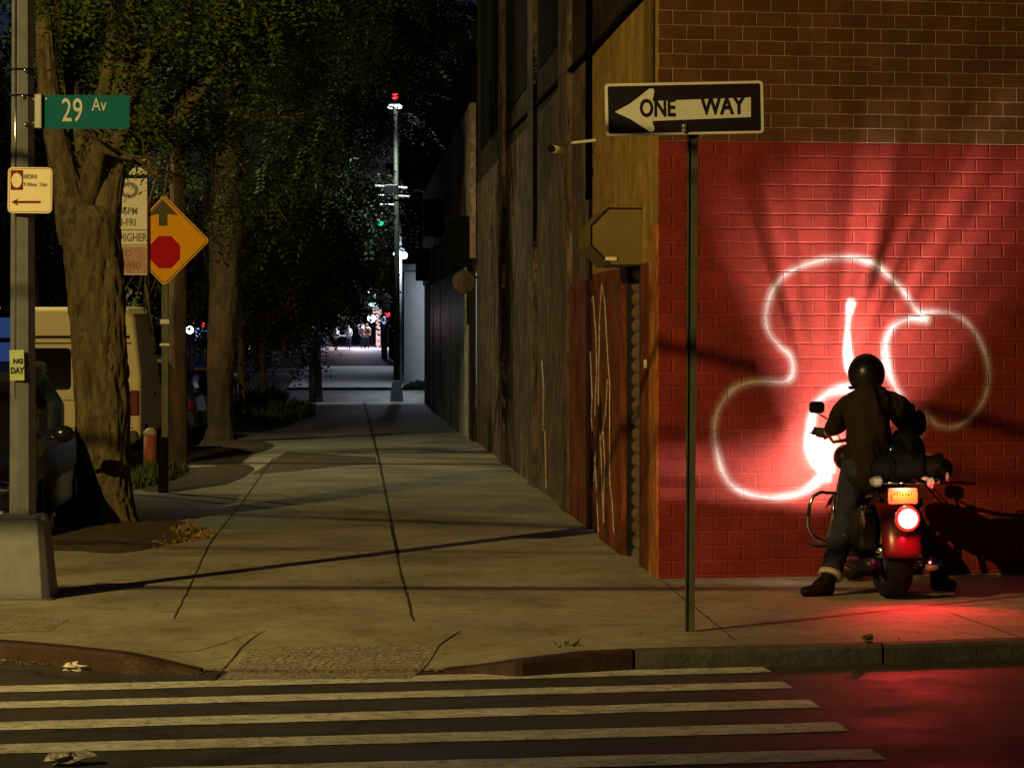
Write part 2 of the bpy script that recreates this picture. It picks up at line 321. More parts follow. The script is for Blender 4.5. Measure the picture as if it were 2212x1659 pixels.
# ------------------------------------------------------------------ mesh helpers
class MB:
    def __init__(s): s.v = []; s.f = []; s.uv = None
    def add(s, vs, fs):
        o = len(s.v); s.v += [tuple(p) for p in vs]; s.f += [tuple(i + o for i in f) for f in fs]
    def box(s, c, size, rot=None):
        hx, hy, hz = size[0] / 2, size[1] / 2, size[2] / 2
        vs = [Vector((x, y, z)) for x in (-hx, hx) for y in (-hy, hy) for z in (-hz, hz)]
        if rot is not None: vs = [rot @ q for q in vs]
        s.add([q + Vector(c) for q in vs], [(0, 1, 3, 2), (4, 6, 7, 5), (0, 4, 5, 1), (2, 3, 7, 6), (0, 2, 6, 4), (1, 5, 7, 3)])
    def hexa(s, b, t):      # bottom 4, top 4 (same winding)
        s.add(list(b) + list(t), [(3, 2, 1, 0), (4, 5, 6, 7), (0, 1, 5, 4), (1, 2, 6, 5), (2, 3, 7, 6), (3, 0, 4, 7)])
    def tube(s, pts, r, n=10, cap=True, closed=False, flat=1.0):
        pts = [Vector(p) for p in pts]; m = len(pts)
        rs = r if isinstance(r, (list, tuple)) else [r] * m
        vs = []; up = None
        for i, p in enumerate(pts):
            a = pts[(i - 1) % m] if (closed or i > 0) else p
            b = pts[(i + 1) % m] if (closed or i < m - 1) else p
            d = (b - a).normalized()
            if up is None:
                up = Vector((0, 0, 1)) if abs(d.z) < 0.9 else Vector((1, 0, 0))
            x = d.cross(up).normalized(); up = x.cross(d).normalized()
            for k in range(n):
                t = 2 * math.pi * k / n
                vs.append(p + (x * math.cos(t) + up * math.sin(t) * flat) * rs[i])
        fs = []
        for i in range(m if closed else m - 1):
            j = (i + 1) % m
            for k in range(n):
                fs.append((i * n + k, i * n + (k + 1) % n, j * n + (k + 1) % n, j * n + k))
        if cap and not closed:
            fs.append(tuple(range(n - 1, -1, -1))); fs.append(tuple((m - 1) * n + k for k in range(n)))
        s.add(vs, fs)
    def lathe(s, prof, axis_o, axis_d, n=24, closed=False):
        d = Vector(axis_d).normalized(); x = d.orthogonal().normalized(); y = d.cross(x); o = Vector(axis_o)
        vs = []
        for (r, h) in prof:
            for k in range(n):
                t = 2 * math.pi * k / n
                vs.append(o + d * h + (x * math.cos(t) + y * math.sin(t)) * max(r, 1e-4))
        fs = []; m = len(prof)
        for i in range(m if closed else m - 1):
            j = (i + 1) % m
            for k in range(n): fs.append((i * n + k, i * n + (k + 1) % n, j * n + (k + 1) % n, j * n + k))
        if not closed:
            fs.append(tuple(range(n - 1, -1, -1))); fs.append(tuple((m - 1) * n + k for k in range(n)))
        s.add(vs, fs)
    def prism(s, poly, o, ex, ey, depth):    # 2D poly in plane ex,ey extruded along -normal
        ex = Vector(ex); ey = Vector(ey); nn = ex.cross(ey).normalized(); o = Vector(o)
        a = [o + ex * p[0] + ey * p[1] for p in poly]; b = [q - nn * depth for q in a]; n = len(poly)
        s.add(a + b, [tuple(range(n)), tuple(range(2 * n - 1, n - 1, -1))] + [(k, k + n, (k + 1) % n + n, (k + 1) % n) for k in range(n)])
    def ell(s, c, r, n=16, m=10, rot=None, bumpy=0.0, seed=0):
        vs = []; c = Vector(c)
        for i in range(m + 1):
            ph = math.pi * i / m
            for k in range(n):
                t = 2 * math.pi * k / n
                q = Vector((math.sin(ph) * math.cos(t), math.sin(ph) * math.sin(t), math.cos(ph)))
                f = 1 + bumpy * noise.noise(q * 2.3 + Vector((seed, 0, 0)))
                q = Vector((q.x * r[0], q.y * r[1], q.z * r[2])) * f
                if rot is not None: q = rot @ q
                vs.append(c + q)
        fs = [(i * n + k, (i + 1) * n + k, (i + 1) * n + (k + 1) % n, i * n + (k + 1) % n) for i in range(m) for k in range(n)]
        s.add(vs, fs)
    def build(s, name, m, parent=None, smooth=False, bevel=0.0, loc=None):
        me = bpy.data.meshes.new(name); me.from_pydata(s.v, [], s.f); me.materials.append(m)
        if smooth: me.shade_smooth()
        o = bpy.data.objects.new(name, me); COL.objects.link(o)
        if parent: o.parent = parent
        if loc is not None: o.location = loc
        if bevel:
            b = o.modifiers.new("bevel", 'BEVEL'); b.width = bevel; b.segments = 2; b.limit_method = 'ANGLE'
        return o
def empty(name, loc, label=None, cat=None, group=None, rz=0.0, kind=None):
    o = bpy.data.objects.new(name, None); COL.objects.link(o); o.location = loc; o.rotation_euler = (0, 0, rz)
    o.empty_display_size = 0.2
    return tag(o, label, cat, group, kind)
def tag(o, label=None, cat=None, group=None, kind=None):
    if label: o['label'] = label
    if cat: o['category'] = cat
    if group: o['group'] = group
    if kind: o['kind'] = kind
    return o
def local(root):     # world->local for parts given in world coordinates
    bpy.context.view_layer.update()
    return root.matrix_world.inverted()
def reloc(o):        # parts were built in world coordinates: shift them under their parent
    o.matrix_parent_inverse = o.parent.matrix_basis.inverted(); return o
def part(mb, name, m, root, **k):
    return reloc(mb.build(name, m, root, **k))
def text_obj(s, size, mtl, name, origin, ex, ey, parent=None, sx=1.0, bold=0.0, align='CENTER', depth=0.0008):
    cu = bpy.data.curves.new("t", 'FONT'); cu.body = s; cu.size = size; cu.align_x = align; cu.align_y = 'CENTER'
    cu.offset = bold; cu.extrude = depth; cu.resolution_u = 3
    to = bpy.data.objects.new("t", cu); COL.objects.link(to)
    dg = bpy.context.evaluated_depsgraph_get(); me = bpy.data.meshes.new_from_object(to.evaluated_get(dg))
    bpy.data.objects.remove(to); me.name = name
    ex = Vector(ex); ey = Vector(ey); nn = ex.cross(ey)
    mt = Matrix((( ex.x * sx, ey.x, nn.x, origin[0]), (ex.y * sx, ey.y, nn.y, origin[1]), (ex.z * sx, ey.z, nn.z, origin[2]), (0, 0, 0, 1)))
    me.transform(mt); me.materials.clear(); me.materials.append(mtl)
    o = bpy.data.objects.new(name, me); COL.objects.link(o)
    if parent: o.parent = parent; reloc(o)
    return o
def copy_tree(o, parent=None, shift=None):
    c = o.copy(); COL.objects.link(c); c.parent = parent
    for ch in list(o.children):
        copy_tree(ch, c)
    return c
def rrect(w, h, r, n=4):
    pts = []
    for (cx, cy, a0) in ((w / 2 - r, h / 2 - r, 0), (-w / 2 + r, h / 2 - r, 90), (-w / 2 + r, -h / 2 + r, 180), (w / 2 - r, -h / 2 + r, 270)):
        for k in range(n + 1):
            a = R(a0 + 90 * k / n); pts.append((cx + r * math.cos(a), cy + r * math.sin(a)))
    return pts
def grid_mesh(name, xs_fn, ys, cols, m, kind='structure', dz=0.0, zfn=None, label=None):
    vs = []; fs = []; n = cols + 1
    for y in ys:
        x0, x1 = xs_fn(y)
        for k in range(n):
            x = x0 + (x1 - x0) * k / cols; vs.append((x, y, (zfn(x, y) if zfn else gz(x, y)) + dz))
    for i in range(len(ys) - 1):
        for k in range(cols): fs.append((i * n + k, i * n + k + 1, (i + 1) * n + k + 1, (i + 1) * n + k))
    b = MB(); b.add(vs, fs); o = b.build(name, m, smooth=True)
    if kind: o['kind'] = kind
    return o

# ================================================================== GROUND
RD = -0.10
ys = list(np.linspace(-5, 90, 40)) + list(np.linspace(93, 190, 30)) + [230, 300, 450, 700, 1200, 2200]
grid_mesh("road", lambda y: (-max(60, y), max(60, y)), ys, 16, M['asphalt'], dz=RD)

# near pavement with ramp to the crossing
kerb_px = [(-400, 1372), (-60, 1379), (60, 1387), (160, 1396), (280, 1409), (380, 1432), (460, 1450), (600, 1452), (930, 1449), (1020, 1438), (1120, 1424), (1250, 1408), (1365, 1402), (1925, 1387), (2212, 1378), (2600, 1367), (3600, 1340), (6000, 1270)]
def rampw(px):
    if px < 280 or px > 1200: return 0.0
    if px < 460: t = (px - 280) / 180
    elif px <= 930: return 1.0
    else: t = (1200 - px) / 270
    return t * t * (3 - 2 * t)
kerb_pts = []
for (px, py) in kerb_px:
    g = G(px, py, RD * 0.98 * rampw(px)); kerb_pts.append((g.x, g.y, rampw(px)))
kx = [p[0] for p in kerb_pts]; ky = [p[1] for p in kerb_pts]; kw = [p[2] for p in kerb_pts]
def kerbY(x): return float(np.interp(x, kx, ky))
def kerbW(x): return float(np.interp(x, kx, kw))
def pavz(x, y):
    if y > 22: return gz(x, y)
    d = max(0.0, y - kerbY(x)); f = max(0.0, 1 - d / 1.25); f = f * f * (3 - 2 * f)
    return gz(x, y) + RD * 0.97 * kerbW(x) * f
def cornerx(y):
    xl = LATK + vpx(y)
    if y < 18.5: xl -= 0.0
    return xl
vs = []; fs = []; NX, NV = 150, 30
for i in range(NX + 1):
    x = -3.65 + (14 + 3.65) * (i / NX) ** 1.35
    y0 = kerbY(x); y1 = 20.2 if x < 1.2 else 24.0
    for j in range(NV + 1):
        y = y0 + (y1 - y0) * j / NV; vs.append((x, y, pavz(x, y)))
for i in range(NX):
    for j in range(NV): fs.append((i * (NV + 1) + j, (i + 1) * (NV + 1) + j, (i + 1) * (NV + 1) + j + 1, i * (NV + 1) + j + 1))
b = MB(); b.add(vs, fs); sw = b.build("sidewalk", M['conc'], smooth=True); sw['kind'] = 'structure'
# receding pavement
sw2 = grid_mesh("sidewalk", lambda y: (LATK + vpx(y), LATB + 0.3 + vpx(y)), [20.2] + list(np.linspace(21, 88, 60)), 10, M['conc'])
b = MB()   # drop face towards the side street
for y0, y1 in ((15.6, 40), (40, 88)):
    a0, a1 = LATK + vpx(y0), LATK + vpx(y1)
    b.hexa([(a0 - .15, y0, gz(0, y0) - .3), (a0, y0, gz(0, y0) - .3), (a1, y1, gz(0, y1) - .3), (a1 - .15, y1, gz(0, y1) - .3)],
           [(a0 - .15, y0, gz(0, y0) - .004), (a0, y0, gz(0, y0) - .004), (a1, y1, gz(0, y1) - .004), (a1 - .15, y1, gz(0, y1) - .004)])
tag(b.build("kerb", M['kerb']), kind='structure')
# far pavement beyond the cross street
grid_mesh("sidewalk", lambda y: (LATK + vpx(y), LATB + 0.5 + vpx(y)), list(np.linspace(104, 240, 30)), 6, M['conc_grey'])

# kerb pieces along the near road
def kerb_run(pa, pb, mtl, h=0.003, n=24):
    b = MB(); x0, x1 = XP(pa, 15), XP(pb, 15); vs = []
    for i in range(n + 1):
        x = x0 + (x1 - x0) * i / n; y = kerbY(x) + 0.006 * noise.noise(Vector((x * 3, 0, 0))); zt = pavz(x, y) + h + 0.004 * noise.noise(Vector((x * 5, 3, 0)))
        if zt < gz(x, y) + RD + 0.006: zt = gz(x, y) + RD + 0.006
        for (dy, z) in ((0.02, gz(x, y) + RD - 0.1), (-0.135, gz(x, y) + RD - 0.1), (-0.135, zt - 0.018), (-0.115, zt), (0.02, zt)):
            vs.append((x, y + dy, z))
    fs = [(i * 5 + k, i * 5 + k + 1, (i + 1) * 5 + k + 1, (i + 1) * 5 + k) for i in range(n) for k in range(4)]
    fs += [(4, 3, 2, 1, 0), tuple(n * 5 + k for k in range(5))]
    b.add(vs, fs); return tag(b.build("kerb", mtl, bevel=0.0), kind='structure')
kerb_run(-350, 440, M['kerb_steel'], 0.004)
kerb_run(960, 1366, M['kerb_steel'], 0.004)
kerb_run(1372, 1922, M['kerb']); kerb_run(1928, 2620, M['kerb']); kerb_run(2627, 3500, M['kerb'])

# crossing stripes
stripes = [((0, 1481), (1647, 1439.5), (1667, 1451), (0, 1495)), ((0, 1515.6), (1691, 1471.6), (1714, 1485), (0, 1529.5)),
           ((0, 1559), (1747, 1510), (1772.6, 1527), (0, 1576.5)), ((0, 1607), (1807.6, 1559), (1836, 1578.5), (0, 1627)),
           ((0, 1666), (1879, 1616.5), (1917, 1639), (0, 1690)), ((0, 1734), (1962, 1686), (2008, 1712), (0, 1764))]
for q in stripes:
    a, bb, c, d = [G(p[0], p[1], RD + 0.004) for p in q]
    da = (a - bb); dd = (d - c)
    a = bb + da * 1.35; d = c + dd * 1.35
    n = 150; vs = []; fs = []
    for i in range(n + 1):
        t = i / n; p = a.lerp(bb, t); r = d.lerp(c, t)
        e1 = 0.012 * noise.noise(p * 7); e2 = 0.012 * noise.noise(r * 7 + Vector((9, 9, 9)))
        vs += [(p.x, p.y + e1, p.z), (r.x, r.y + e2, r.z)]
    fs = [(2 * i + 1, 2 * i + 3, 2 * i + 2, 2 * i) for i in range(n)]
    b = MB(); b.add(vs, fs); tag(b.build("crosswalk_stripe", M['line']), kind='structure')

# joints and cracks, plus a cast shadow line painted as a dark strip
def crack_and_shadow(pts, wpx=4, dz=0.003, jag=0.007, mt='joint'):
    W = [G(p[0], p[1], 0) for p in pts]
    out = []
    for a, c in zip(W[:-1], W[1:]):
        n = max(2, int((c - a).length / 0.08))
        for k in range(n): out.append(a.lerp(c, k / n))
    out.append(W[-1])
    vs = []; L = len(out)
    for i, p in enumerate(out):
        d = (out[min(i + 1, L - 1)] - out[max(i - 1, 0)]).normalized(); nn = Vector((-d.y, d.x, 0))
        ww = wpx / F * p.y * 0.5 * (0.65 + 0.7 * abs(noise.noise(p * 3.1))) * (0.35 + 0.65 * min(1, min(i, L - 1 - i) / 3))
        j = nn * jag * noise.noise(p * 4 + Vector((5, 1, 2)))
        for s in (-1, 1):
            q = p + j + nn * ww * s; vs.append((q.x, q.y, pavz(q.x, q.y) + dz))
    b = MB(); b.add(vs, [(2 * i, 2 * i + 1, 2 * i + 3, 2 * i + 2) for i in range(L - 1)])
    o = b.build("joint_and_shadow_line", M[mt], sw); return o
crack_and_shadow([(787, 870), (800, 920), (818, 990), (836, 1080), (845, 1130), (856, 1190), (866, 1240), (884, 1302), (892, 1342)], 6.5)
crack_and_shadow([(845, 1135), (860, 1200)], 9)
crack_and_shadow([(590, 990), (520, 1090), (452, 1175), (412, 1262), (375, 1338)], 4)
crack_and_shadow([(1432, 1256), (1500, 1312), (1590, 1384)], 5)
crack_and_shadow([(1500, 1368), (1700, 1345), (1894, 1322), (2212, 1300)], 4)  # cast shadow of the one-way post, painted as a dark strip
crack_and_shadow([(2040, 1320), (2230, 1385)], 4)
crack_and_shadow([(1396, 1376), (1492, 1368)], 3)
crack_and_shadow([(572, 1362), (520, 1383), (486, 1405), (455, 1432)], 4.5)
crack_and_shadow([(996, 1362), (950, 1380), (925, 1398), (896, 1422)], 4.5)
crack_and_shadow([(280, 1405), (360, 1420), (440, 1440), (475, 1441)], 3)
crack_and_shadow([(290, 1402), (420, 1390), (560, 1364)], 2.5)
crack_and_shadow([(880, 1262), (1180, 1258), (1400, 1248)], 2)
crack_and_shadow([(835, 1080), (640, 1062), (540, 1068)], 3)
crack_and_shadow([(812, 985), (930, 988), (1080, 990)], 3.0)
crack_and_shadow([(700, 930), (1000, 918)], 2.5); crack_and_shadow([(660, 895), (960, 890)], 2.0)
crack_and_shadow([(548, 1058), (700, 1090), (838, 1108)], 2.5)
crack_and_shadow([(375, 1303), (420, 1304)], 5, jag=0.0)
# brushed ramp patches
def patch(pts, mtl, name, dz=0.002, sub=18, kind=None):
    A = [G(p[0], p[1], 0) for p in pts]; b = MB(); vs = []; n = sub
    for i in range(n + 1):
        for j in range(n + 1):
            u, v = i / n, j / n
            p = A[0].lerp(A[1], u).lerp(A[3].lerp(A[2], u), v)
            vs.append((p.x, p.y, pavz(p.x, p.y) + dz))
    b.add(vs, [(i * (n + 1) + j, (i + 1) * (n + 1) + j, (i + 1) * (n + 1) + j + 1, i * (n + 1) + j + 1) for i in range(n) for j in range(n)])
    return b.build(name, mtl, sw, smooth=True)
m, n, bb_ = new_mat("brushed_concrete")
tc = n.nodes.new("ShaderNodeTexCoord"); mp = n.nodes.new("ShaderNodeMapping"); mp.inputs["Rotation"].default_value = (0, 0, R(48)); n.links.new(tc.outputs["Object"], mp.inputs[0])
wv = n.nodes.new("ShaderNodeTexWave"); wv.inputs["Scale"].default_value = 5.5; wv.inputs["Distortion"].default_value = 5; wv.inputs["Detail"].default_value = 4; wv.inputs["Detail Scale"].default_value = 3; n.links.new(mp.outputs[0], wv.inputs["Vector"])
c = ramp(n, noise_node(n, 6, 6, 0.75, vec=mp.outputs[0]), [(0.3, (0.20, 0.18, 0.15)), (0.7, (0.36, 0.33, 0.28))])
c = mix_rgb(n, c, ramp(n, wv.outputs[1], [(0.0, 0.5), (0.4, 1.0)]), 0.6, 'MULTIPLY')
n.links.new(c, bb_.inputs["Base Color"]); bb_.inputs["Roughness"].default_value = 0.8
bump(n, bb_, wv.outputs[1], 0.8, 0.02)
M['brushed'] = m
patch([(470, 1428), (888, 1426), (948, 1380), (540, 1384)], M['brushed'], "brushed_ramp")
patch([(-120, 1374), (105, 1362), (150, 1338), (-120, 1316)], M['brushed'], "brushed_ramp")
M['grey_shadow'] = concrete("grey_shadow_concrete", (0.25, 0.29, 0.28), (0.18, 0.21, 0.20))
patch([(330, 1140), (610, 1146), (640, 1103), (330, 1062)], M['grey_shadow'], "grey_shadow_slab", dz=0.0015)  # grey-blue cast shadow painted onto the pavement
M['sign_shadow'] = concrete("brown_shadow_concrete", (0.11, 0.085, 0.05), (0.075, 0.055, 0.032))
patch([(540, 1026), (815, 1000), (812, 988), (620, 975)], M['sign_shadow'], "painted_shadow_slab", dz=0.0015)  # brown shadow of the signs painted onto the pavement

# soil pits
def mound(cx, cy, rx, ry, h, mtl='dirt', name="soil"):
    c = G(cx, cy); a = abs(XP(cx + rx, c.y) - XP(cx, c.y)); 
    yy = G(cx, cy + ry).y; ryw = abs(c.y - yy) * 1.1
    b = MB(); vs = []; nr, na = 12, 40
    for i in range(nr + 1):
        for k in range(na):
            t = 2 * math.pi * k / na; rr = i / nr * (1 + 0.22 * noise.noise(Vector((math.cos(t) * 1.5, math.sin(t) * 1.5, cx))))
            x = c.x + a * rr * math.cos(t); y = c.y + ryw * rr * math.sin(t)
            z = gz(x, y) + 0.006 + h * (1 - (i / nr) ** 2) + (0.018 * noise.noise(Vector((x * 6, y * 6, 0))) + 0.01 * noise.noise(Vector((x * 17, y * 17, 0)))) * (1 if i < nr else 0)
            if i == nr: z = gz(x, y) - 0.01
            vs.append((x, y, z))
    b.add(vs, [(i * na + k, (i + 1) * na + k, (i + 1) * na + (k + 1) % na, i * na + (k + 1) % na) for i in range(nr) for k in range(na)])
    return tag(b.build(name, M[mtl], smooth=True), kind='structure')
mound(245, 1158, 200, 34, 0.07)
mound(430, 1030, 110, 30, 0.04)
mound(480, 972, 95, 22, 0.10)
mound(560, 922, 60, 14, 0.05)

# ================================================================== BRICK BUILDING
bld = empty("brick_building", (CXW, CYW, gz(0, CYW)), "long brick building with red painted corner wall and dark shuttered side", "building")
def uvmesh(name, m, parent, quads, smooth=False):
    """quads: list of (4 verts, 4 uvs)"""
    me = bpy.data.meshes.new(name); vs = []; fs = []; uv = []
    for q, u in quads:
        o = len(vs); vs += [tuple(p) for p in q]; fs.append(tuple(range(o, o + len(q)))); uv += list(u)
    me.from_pydata(vs, [], fs); l = me.uv_layers.new(name="UVMap")
    for i, t in enumerate(uv): l.data[i].uv = t
    me.materials.append(m); o = bpy.data.objects.new(name, me); COL.objects.link(o); o.parent = parent; reloc(o); return o
C0 = Vector((CXW, CYW, 0))
def fw(u, z, d=0.0):
    p = C0 + FD * u + FN * d; return Vector((p.x, p.y, z))
def sw_(u, z, d=0.0):
    p = C0 + SD * u + SN * d; return Vector((p.x, p.y, z))
ztop_red = HC + (700 - 304) / F * CYW
def wall_panel(fn, u0, u1, z0, z1, d=0.0, th=0.0, zoff=None):
    zo = ztop_red if zoff is None else zoff
    q = [([fn(u0, z0, d), fn(u1, z0, d), fn(u1, z1, d), fn(u0, z1, d)], [(u0, z0 - zo), (u1, z0 - zo), (u1, z1 - zo), (u0, z1 - zo)])]
    if d > 0:
        q.append(([fn(u0, z0, d), fn(u0, z1, d), fn(u0, z1, 0), fn(u0, z0, 0)], [(0, z0 - zo), (0, z1 - zo), (d, z1 - zo), (d, z0 - zo)]))
        q.append(([fn(u1, z0, 0), fn(u1, z1, 0), fn(u1, z1, d), fn(u1, z0, d)], [(0, z0 - zo), (0, z1 - zo), (d, z1 - zo), (d, z0 - zo)]))
        q.append(([fn(u0, z1, d), fn(u1, z1, d), fn(u1, z1, 0), fn(u0, z1, 0)], [(u0, 0), (u1, 0), (u1, d), (u0, d)]))
        q.append(([fn(u0, z0, 0), fn(u1, z0, 0), fn(u1, z0, d), fn(u0, z0, d)], [(u0, 0), (u1, 0), (u1, d), (u0, d)]))
    return q
# red painted wall with sprayed outline (fine grid)
strokes = []
def zc(pts): return [wallpt(1414 + x * 0.481, 465.5 + y * 0.481) for (x, y) in pts]
def smooth_poly(pts, n=6):
    out = []; m = len(pts)
    for i in range(m - 1):
        p0 = pts[max(i - 1, 0)]; p1 = pts[i]; p2 = pts[i + 1]; p3 = pts[min(i + 2, m - 1)]
        for k in range(n):
            t = k / n
            out.append(tuple(0.5 * ((2 * p1[j]) + (-p0[j] + p2[j]) * t + (2 * p0[j] - 5 * p1[j] + 4 * p2[j] - p3[j]) * t * t + (-p0[j] + 3 * p1[j] - 3 * p2[j] + p3[j]) * t ** 3) for j in (0, 1)))
    out.append(pts[-1]); return out
S = [([(1225, 462), (1175, 425), (1150, 385), (1100, 320), (1040, 262), (980, 215), (850, 188), (700, 215), (600, 258), (540, 320), (508, 400), (500, 470), (515, 530), (560, 585), (608, 630), (622, 690), (605, 735), (560, 748), (480, 744), (420, 752), (360, 775), (310, 830), (280, 890), (268, 970), (280, 1060), (305, 1150), (350, 1215), (420, 1250), (500, 1265), (580, 1265), (660, 1245), (730, 1195), (790, 1140)], 0.011, 0.056, 0.62),
     ([(882, 395), (872, 450), (866, 520), (866, 600), (874, 660), (885, 700)], 0.026, 0.030, 0.95),
     ([(1220, 470), (1160, 463), (1090, 487), (1052, 530), (1036, 600), (1045, 680), (1075, 760), (1120, 840), (1150, 920)], 0.014, 0.058, 0.68),
     ([(1185, 440), (1260, 432), (1330, 440), (1400, 478), (1455, 550), (1490, 640), (1500, 730), (1485, 810), (1445, 880), (1390, 930), (1330, 950), (1270, 940), (1238, 905), (1220, 882), (1216, 920), (1195, 975), (1170, 1020), (1190, 1060), (1230, 1090)], 0.009, 0.050, 0.60),
     ([(875, 775), (800, 790), (745, 825), (710, 890), (700, 980), (712, 1060), (745, 1130), (775, 1180)], 0.016, 0.060, 0.55)]
for pts, core, halo, a in S: strokes.append((np.array(smooth_poly(zc(pts))), core, halo, a))
U1 = 5.2; dx = 0.0085; z0 = -0.55
nu = int(U1 / dx); nz = int((ztop_red - z0) / dx)
U = np.linspace(0, U1, nu + 1); Z = np.linspace(z0, ztop_red, nz + 1)
UU, ZZ = np.meshgrid(U, Z, indexing='ij'); mask = np.zeros_like(UU)
for pl, core, halo, amp in strokes:
    best = np.full_like(UU, 9.0)
    tt = np.zeros_like(UU)
    for k in range(len(pl) - 1):
        a, c = pl[k], pl[k + 1]; dv = c - a; L2 = max((dv ** 2).sum(), 1e-9)
        sel = (UU > min(a[0], c[0]) - .2) & (UU < max(a[0], c[0]) + .2) & (ZZ > min(a[1], c[1]) - .2) & (ZZ < max(a[1], c[1]) + .2)
        us, zs = UU[sel], ZZ[sel]
        t = np.clip(((us - a[0]) * dv[0] + (zs - a[1]) * dv[1]) / L2, 0, 1)
        dd = np.hypot(us - a[0] - t * dv[0], zs - a[1] - t * dv[1])
        bs = best[sel]; up = dd < bs; bs[up] = dd[up]; best[sel] = bs
        ts = tt[sel]; ts[up] = (k + t[up]) ; tt[sel] = ts
    vary = 0.76 + 0.30 * np.sin(tt * 0.35 + 1.3) * np.sin(tt * 0.13 + 0.4)
    cw = core * (0.8 + 0.35 * np.sin(tt * 0.21 + core * 100))
    mk = np.where(best < cw, 1.0, np.exp(-((best - cw) / (halo * 0.42)) ** 2 * 0.9) * 0.46) * amp * vary
    mask = np.maximum(mask, mk)
me = bpy.data.meshes.new("painted_lower_wall")
co = np.zeros(((nu + 1) * (nz + 1), 3)); uf = UU.ravel()
co[:, 0] = C0.x + FD.x * uf; co[:, 1] = C0.y + FD.y * uf; co[:, 2] = ZZ.ravel()
I = np.arange((nu + 1) * (nz + 1)).reshape(nu + 1, nz + 1)
fa = np.stack([I[:-1, :-1].ravel(), I[1:, :-1].ravel(), I[1:, 1:].ravel(), I[:-1, 1:].ravel()], 1)
me.vertices.add(len(co)); me.vertices.foreach_set("co", co.ravel())
me.loops.add(fa.size); me.loops.foreach_set("vertex_index", fa.ravel())
me.polygons.add(len(fa)); me.polygons.foreach_set("loop_start", np.arange(0, fa.size, 4)); me.polygons.foreach_set("loop_total", np.full(len(fa), 4))
me.update()
l = me.uv_layers.new(name="UVMap"); uvv = np.stack([UU.ravel()[fa.ravel()], ZZ.ravel()[fa.ravel()] - ztop_red], 1); l.data.foreach_set("uv", uvv.ravel().astype(np.float32))
at = me.attributes.new("spray", 'FLOAT', 'POINT'); at.data.foreach_set("value", mask.ravel().astype(np.float32))
me.materials.append(M['red_brick']); me.validate()
o = bpy.data.objects.new("painted_lower_wall", me); COL.objects.link(o); o.parent = bld; reloc(o)
tag(o, "red painted brick with a white sprayed outline of a rounded shape")
uvmesh("upper_brick_wall", M['brown_brick'], bld, wall_panel(fw, 0, U1 + 6, ztop_red, 8.6))
uvmesh("painted_lower_wall", M['red_brick'], bld, wall_panel(fw, U1, U1 + 6, z0, ztop_red))
def sideu(px): return (sideY(px) - CYW) / SD.y
us = [sideu(p) for p in (1422, 1405, 1385, 1357, 1305, 1280, 1245)]
TOPZ = 8.6
zh = HC - (570 - 700) / F * sideY(1385)      # opening head
zr = HC - (600 - 700) / F * sideY(1300)
# segments of the side wall
uvmesh("ochre_side_wall", M['tan_brick'], bld, wall_panel(sw_, 0, us[5], zh - 0.0, 4.05))
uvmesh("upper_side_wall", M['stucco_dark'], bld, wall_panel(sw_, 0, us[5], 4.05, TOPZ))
uvmesh("corner_trim", M['orange_paint'], bld, wall_panel(sw_, -0.0, us[1], -0.6, zh + 0.25, d=0.012))
uvmesh("door_jamb", M['rust_paint'], bld, wall_panel(sw_, us[1], us[2], -0.6, zh, d=0.006))
uvmesh("side_panel", M['rust_paint'], bld, wall_panel(sw_, us[3], us[5], -0.6, zh, d=0.004))
uvmesh("side_panel", M['rust_paint'], bld, wall_panel(sw_, us[3] + 0.1, us[4], -0.35, zh - 0.14, d=0.05))
uvmesh("rust_red_pilaster", M['rust_paint'], bld, wall_panel(sw_, us[5], us[6] + 0.8, -0.6, 2.02, d=0.03))
uvmesh("weathered_side_wall", M['stucco'], bld, wall_panel(sw_, us[5], sideu(1030), -0.9, 4.1))
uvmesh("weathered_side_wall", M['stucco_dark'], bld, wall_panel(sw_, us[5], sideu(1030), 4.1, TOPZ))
for pxa, pxb in ((1236, 1216), (1160, 1148), (1092, 1084)):
    uvmesh("pilaster", M['stucco'], bld, wall_panel(sw_, sideu(pxa), sideu(pxb), -0.9, TOPZ - .2, d=0.05))
for pxa, pxb in ((1208, 1165), (1140, 1098), (1078, 1040)):
    uvmesh("bricked_up_window", M['black'], bld, wall_panel(sw_, sideu(pxa), sideu(pxb), 4.6, 7.4, d=0.012))
b = MB(); b.box((0, 0, 0), (0.001,) * 3); b = MB()
b.tube([sw_(0.15, 4.06, 0.03), sw_(5.0, 4.10, 0.03), sw_(9, 4.16, 0.03), sw_(sideu(1100), 4.3, 0.03)], 0.022, 8)
part(b, "wall_cable", M['black'], bld)
b = MB(); b.tube([sw_(us[5] + .02, 2.75, 0.035), sw_(us[5] + .02, 3.4, 0.035), sw_(us[5] + .02, 4.7, 0.035)], 0.028, 8); part(b, "drain_pipe", M['black'], bld, smooth=True)
b = MB()
for uu, zz0 in ((0.22, 3.35), (0.52, 3.2)): b.tube([sw_(uu, zz0, 0.03), sw_(uu, TOPZ, 0.03)], 0.035 if uu < .3 else 0.02, 8)
part(b, "conduit", M['housing'], bld, smooth=True)
